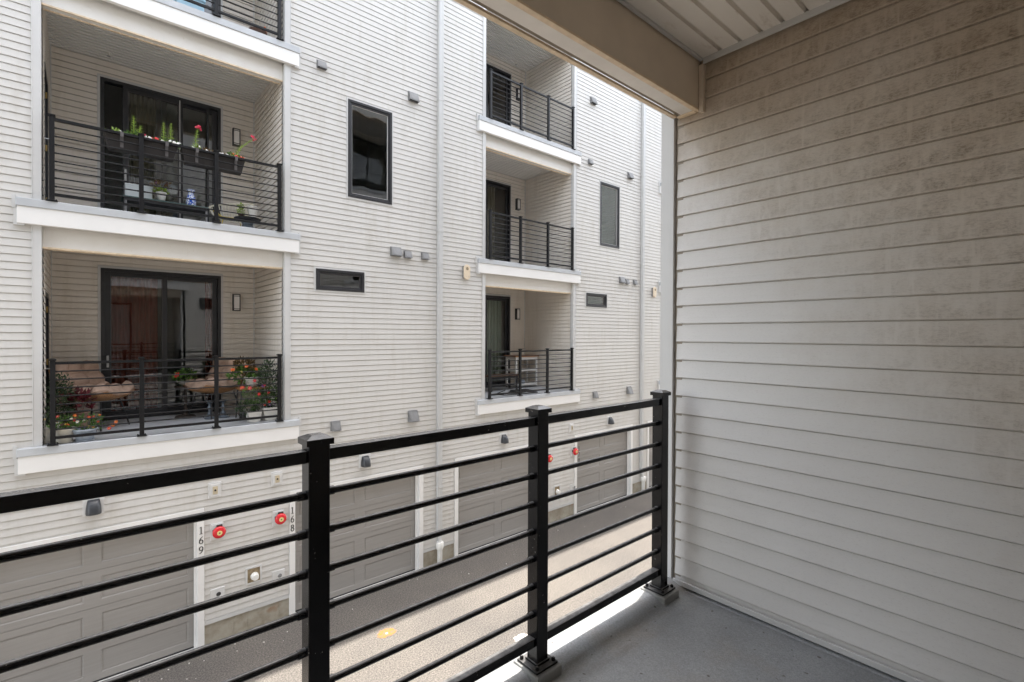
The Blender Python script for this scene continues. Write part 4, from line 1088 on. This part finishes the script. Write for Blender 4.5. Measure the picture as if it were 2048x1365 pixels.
potted('plain white pot on the drum stool beside the wire chair', 2.25, 9.60, F1 + .285, .065, .088, .21, 'ceramic_white', [(-.0, 0, -.02, .05, .05, .03, 30, .03, 'leaf_dark')], saucer=False, group='plants on the drum stool')
potted('small olive green plant left of the plain white pot', 2.07, 9.62, F1 + .285, .03, .04, .06, 'clay', [(0, 0, .06, .05, .05, .11, 90, .045, 'leaf_lime')], saucer=False, group='plants on the drum stool')
# ---- top left balcony
t = thing('bird_bath', 'dark dish with a small red bird at the corner of the top left balcony', 'bird bath', (2.28, 9.4, LV[2]))
m = MB(); m.lathe([(.10, 0), (.10, .02), (.03, .05), (.03, .16), (.13, .20), (.155, .235), (.15, .24), (.12, .215), (0, .21)], (2.28, 9.4, LV[2]), 20); m.obj('dish', 'clay', t)
m = MB(); m.lathe([(.0, -.02), (.022, -.005), (.026, .02), (.015, .045), (.012, .055), (.016, .065), (.008, .08), (0, .082)], (2.38, 9.33, LV[2] + .262), 10); m.tube([(2.38, 9.33, LV[2] + .262), (2.42, 9.33, LV[2] + .245)], .005, 5); m.obj('bird', 'petal_orange', t)
m = MB(); m.box(1.12, 1.50, 9.5, 9.9, LV[2] + .02, LV[2] + .55); m.box(1.10, 1.52, 9.48, 9.92, LV[2] + .45, LV[2] + .58)
for x in (1.14, 1.44):
    for y in (9.52, 9.84): m.box(x, x + .04, y, y + .04, LV[2], LV[2] + .02)
tag(m.obj('covered_seat', 'blue_cloth', org=(1.31, 9.7, LV[2]), bevel=.03), 'pale blue covered seat behind the top left railing', 'seat')

# ---- white cart, bench and hose on the lower right balcony
def cart():
    x0, x1, y0, y1, h = 9.14, 9.98, 10.33, 10.78, .92
    t = thing('utility_cart', 'white utility cart with wooden top on the lower right balcony', 'cart', ((x0 + x1) / 2, (y0 + y1) / 2, F0))
    m = MB(); m.box(x0 - .04, x1 + .04, y0 - .03, y1 + .03, F0 + h - .045, F0 + h); m.obj('top', 'wood', t, bevel=.004)
    for x in (x0, x1 - .05):
        for y in (y0, y1 - .05): m = MB(); m.box(x, x + .05, y, y + .05, F0 + .03, F0 + h - .045); m.obj('leg', 'trim_white', t, bevel=.003)
    for z in (.06, .47):
        m = MB(); m.box(x0 + .01, x1 - .01, y0 + .012, y1 - .012, F0 + z + .02, F0 + z + .04)
        for y in (y0 + .005, y1 - .035): m.box(x0 + .05, x1 - .05, y, y + .03, F0 + z, F0 + z + .055)
        for x in (x0 + .005, x1 - .035): m.box(x, x + .03, y0 + .05, y1 - .05, F0 + z, F0 + z + .055)
        m.obj('shelf', 'trim_white', t, bevel=.002)
    m = MB()
    for y in (y0 + .005, y1 - .035): m.box(x0 + .05, x1 - .05, y, y + .03, F0 + h - .12, F0 + h - .045)
    for x in (x0 + .005, x1 - .035): m.box(x, x + .03, y0 + .05, y1 - .05, F0 + h - .12, F0 + h - .045)
    m.obj('apron', 'trim_white', t)
    m = MB()
    for x in (x0 + .025, x1 - .025):
        for y in (y0 + .025, y1 - .025): m.lathe([(.015, 0), (.02, .01), (.015, .03), (0, .03)], (x, y, F0), 8)
    m.obj('foot', 'iron', t)
cart()
m = MB(); m.lathe([(.07, 0), (.09, .02), (.09, .09), (.075, .10), (0, .10)], (9.52, 10.5, F0 + .10), 14)
tag(m.obj('bucket', 'blue_porcelain' if False else 'ceramic_blue', org=(9.52, 10.5, F0 + .10)), 'small blue tub on the bottom shelf of the white cart', 'tub')
t = thing('bench', 'low dark wooden bench left of the white cart', 'bench', (8.55, 10.2, F0))
m = MB()
for k in range(4): m.box(7.95, 9.02, 10.02 + k * .1, 10.11 + k * .1, F0 + .40, F0 + .43)
m.obj('seat', 'bench_wood', t, bevel=.003)
for x in (8.02, 8.92):
    for y in (10.05, 10.35): m = MB(); m.box(x, x + .045, y, y + .045, F0, F0 + .40); m.obj('leg', 'iron', t)
m = MB(); m.box(8.0, 8.98, 10.2, 10.23, F0 + .12, F0 + .15); m.box(8.0, 8.98, 10.06, 10.09, F0 + .33, F0 + .39); m.obj('stretcher', 'iron', t)
hp = []
for k in range(70):
    a = k * .33; r = .20 + .02 * math.sin(k * .7); hp.append((8.35 + r * 1.5 * math.cos(a) + .008 * k * .4, 9.42 + r * .8 * math.sin(a), F0 + .014 + .0014 * k * (1 if k < 50 else .5)))
hp += [(8.75, 9.35, F0 + .02), (8.95, 9.28, F0 + .013), (8.9, 9.2, F0 + .013), (8.5, 9.2, F0 + .013), (7.9, 9.25, F0 + .013), (7.7, 9.5, F0 + .013), (8.0, 9.62, F0 + .05), (8.2, 9.68, F0 + .08)]
m = MB(); m.tube(hp, .012, 7)
tag(m.obj('garden_hose', 'hose_black', org=(8.35, 9.42, F0)), 'black hose coiled on the floor behind the lower right railing', 'hose')

# ------------------------------------------------------------------ ground
m = MB(); m.add([(-60, -40, GZ), (80, -40, GZ), (80, 60, GZ), (-60, 60, GZ)], [(0, 1, 2, 3)])
structure(m.obj('alley_pavement', 'asphalt'))
def blob(x, y, r, asp, mat, seed, z=.004):
    rg = random.Random(seed); m = MB(); n = 26
    pts = [(x + r * asp * math.cos(2 * PI * k / n) * rg.uniform(.72, 1.15), y + r * math.sin(2 * PI * k / n) * rg.uniform(.72, 1.15), GZ + z) for k in range(n)]
    m.add(pts, [tuple(range(n))]); structure(m.obj('paint_mark', mat))
blob(3.80, 7.53, .13, 1.25, 'orange_paint', 3); blob(3.79, 7.51, .022, 1.2, 'white_paint', 4, .008)
blob(5.42, 5.965, .10, 1.5, 'white_paint', 9)
rg = random.Random(12); m = MB()
for k in range(34):
    x, y = rg.uniform(.5, 12), D - .15 - abs(rg.gauss(0, .55)); s = rg.uniform(.006, .016)
    m.lathe([(s * .6, 0), (s, s * .5), (s * .6, s), (0, s * 1.05)], (x, y, GZ), 6)
o = m.obj('gravel', 'stone'); o['kind'] = 'stuff'; o['label'] = 'scattered pale pebbles along the garages'

# ------------------------------------------------------------------ light and camera
w = bpy.data.worlds.new('World'); SC.world = w; w.use_nodes = True
nt = w.node_tree; bg = nt.nodes['Background']
sky = nt.nodes.new('ShaderNodeTexSky'); sky.sky_type = 'NISHITA'; sky.sun_disc = False
SUN = Vector((.24, .066, 1)).normalized()
el = math.asin(SUN.z); az = math.atan2(SUN.x, SUN.y)
sky.sun_elevation = el; sky.sun_rotation = az; sky.air_density = 1.0; sky.dust_density = 1.5; sky.ozone_density = 1.0
hs = nt.nodes.new('ShaderNodeHueSaturation'); hs.inputs['Saturation'].default_value = .5
nt.links.new(sky.outputs[0], hs.inputs['Color'])
hz = _mix(nt, 1.0, hs.outputs['Color'], (1.0, .952, .872), 'MULTIPLY')       # summer haze: a pale sky
nt.links.new(hz, bg.inputs['Color']); bg.inputs['Strength'].default_value = .15
sl = bpy.data.lights.new('sun', 'SUN'); sl.energy = 1.8; sl.angle = math.radians(.53); sl.color = (1, .95, .88)
so = bpy.data.objects.new('sun', sl); COL.objects.link(so); so.rotation_euler = SUN.to_track_quat('Z', 'Y').to_euler(); so.location = (3, 5, 20)

f = 981.48; yaw, pit, rol = (math.radians(a) for a in (48.9735, -.47486, .22887))
F = Vector((math.cos(yaw) * math.cos(pit), math.sin(yaw) * math.cos(pit), math.sin(pit)))
r = Vector((math.sin(yaw), -math.cos(yaw), 0)); u = r.cross(F)
c, s = math.cos(rol), math.sin(rol)
r, u = c * r + s * u, -s * r + c * u
cam = bpy.data.cameras.new('camera'); co = bpy.data.objects.new('camera', cam); COL.objects.link(co)
cam.sensor_width = 36; cam.lens = f * 36 / 2048; cam.shift_y = -(682.5 - 678.19) / 2048
cam.clip_start = .02; cam.clip_end = 300
co.matrix_world = Matrix(((r.x, u.x, -F.x, 0), (r.y, u.y, -F.y, 0), (r.z, u.z, -F.z, 0), (0, 0, 0, 1)))
SC.camera = co
SC.view_settings.view_transform = 'Standard'; SC.view_settings.look = 'None'; SC.view_settings.gamma = 1
SC.view_settings.use_curve_mapping = False; SC.view_settings.exposure = 2.72
SC.cycles.max_bounces = 10; SC.cycles.diffuse_bounces = 8; SC.cycles.glossy_bounces = 4; SC.cycles.transparent_max_bounces = 12
for o in bpy.data.objects:
    if '_org' in o: del o['_org']
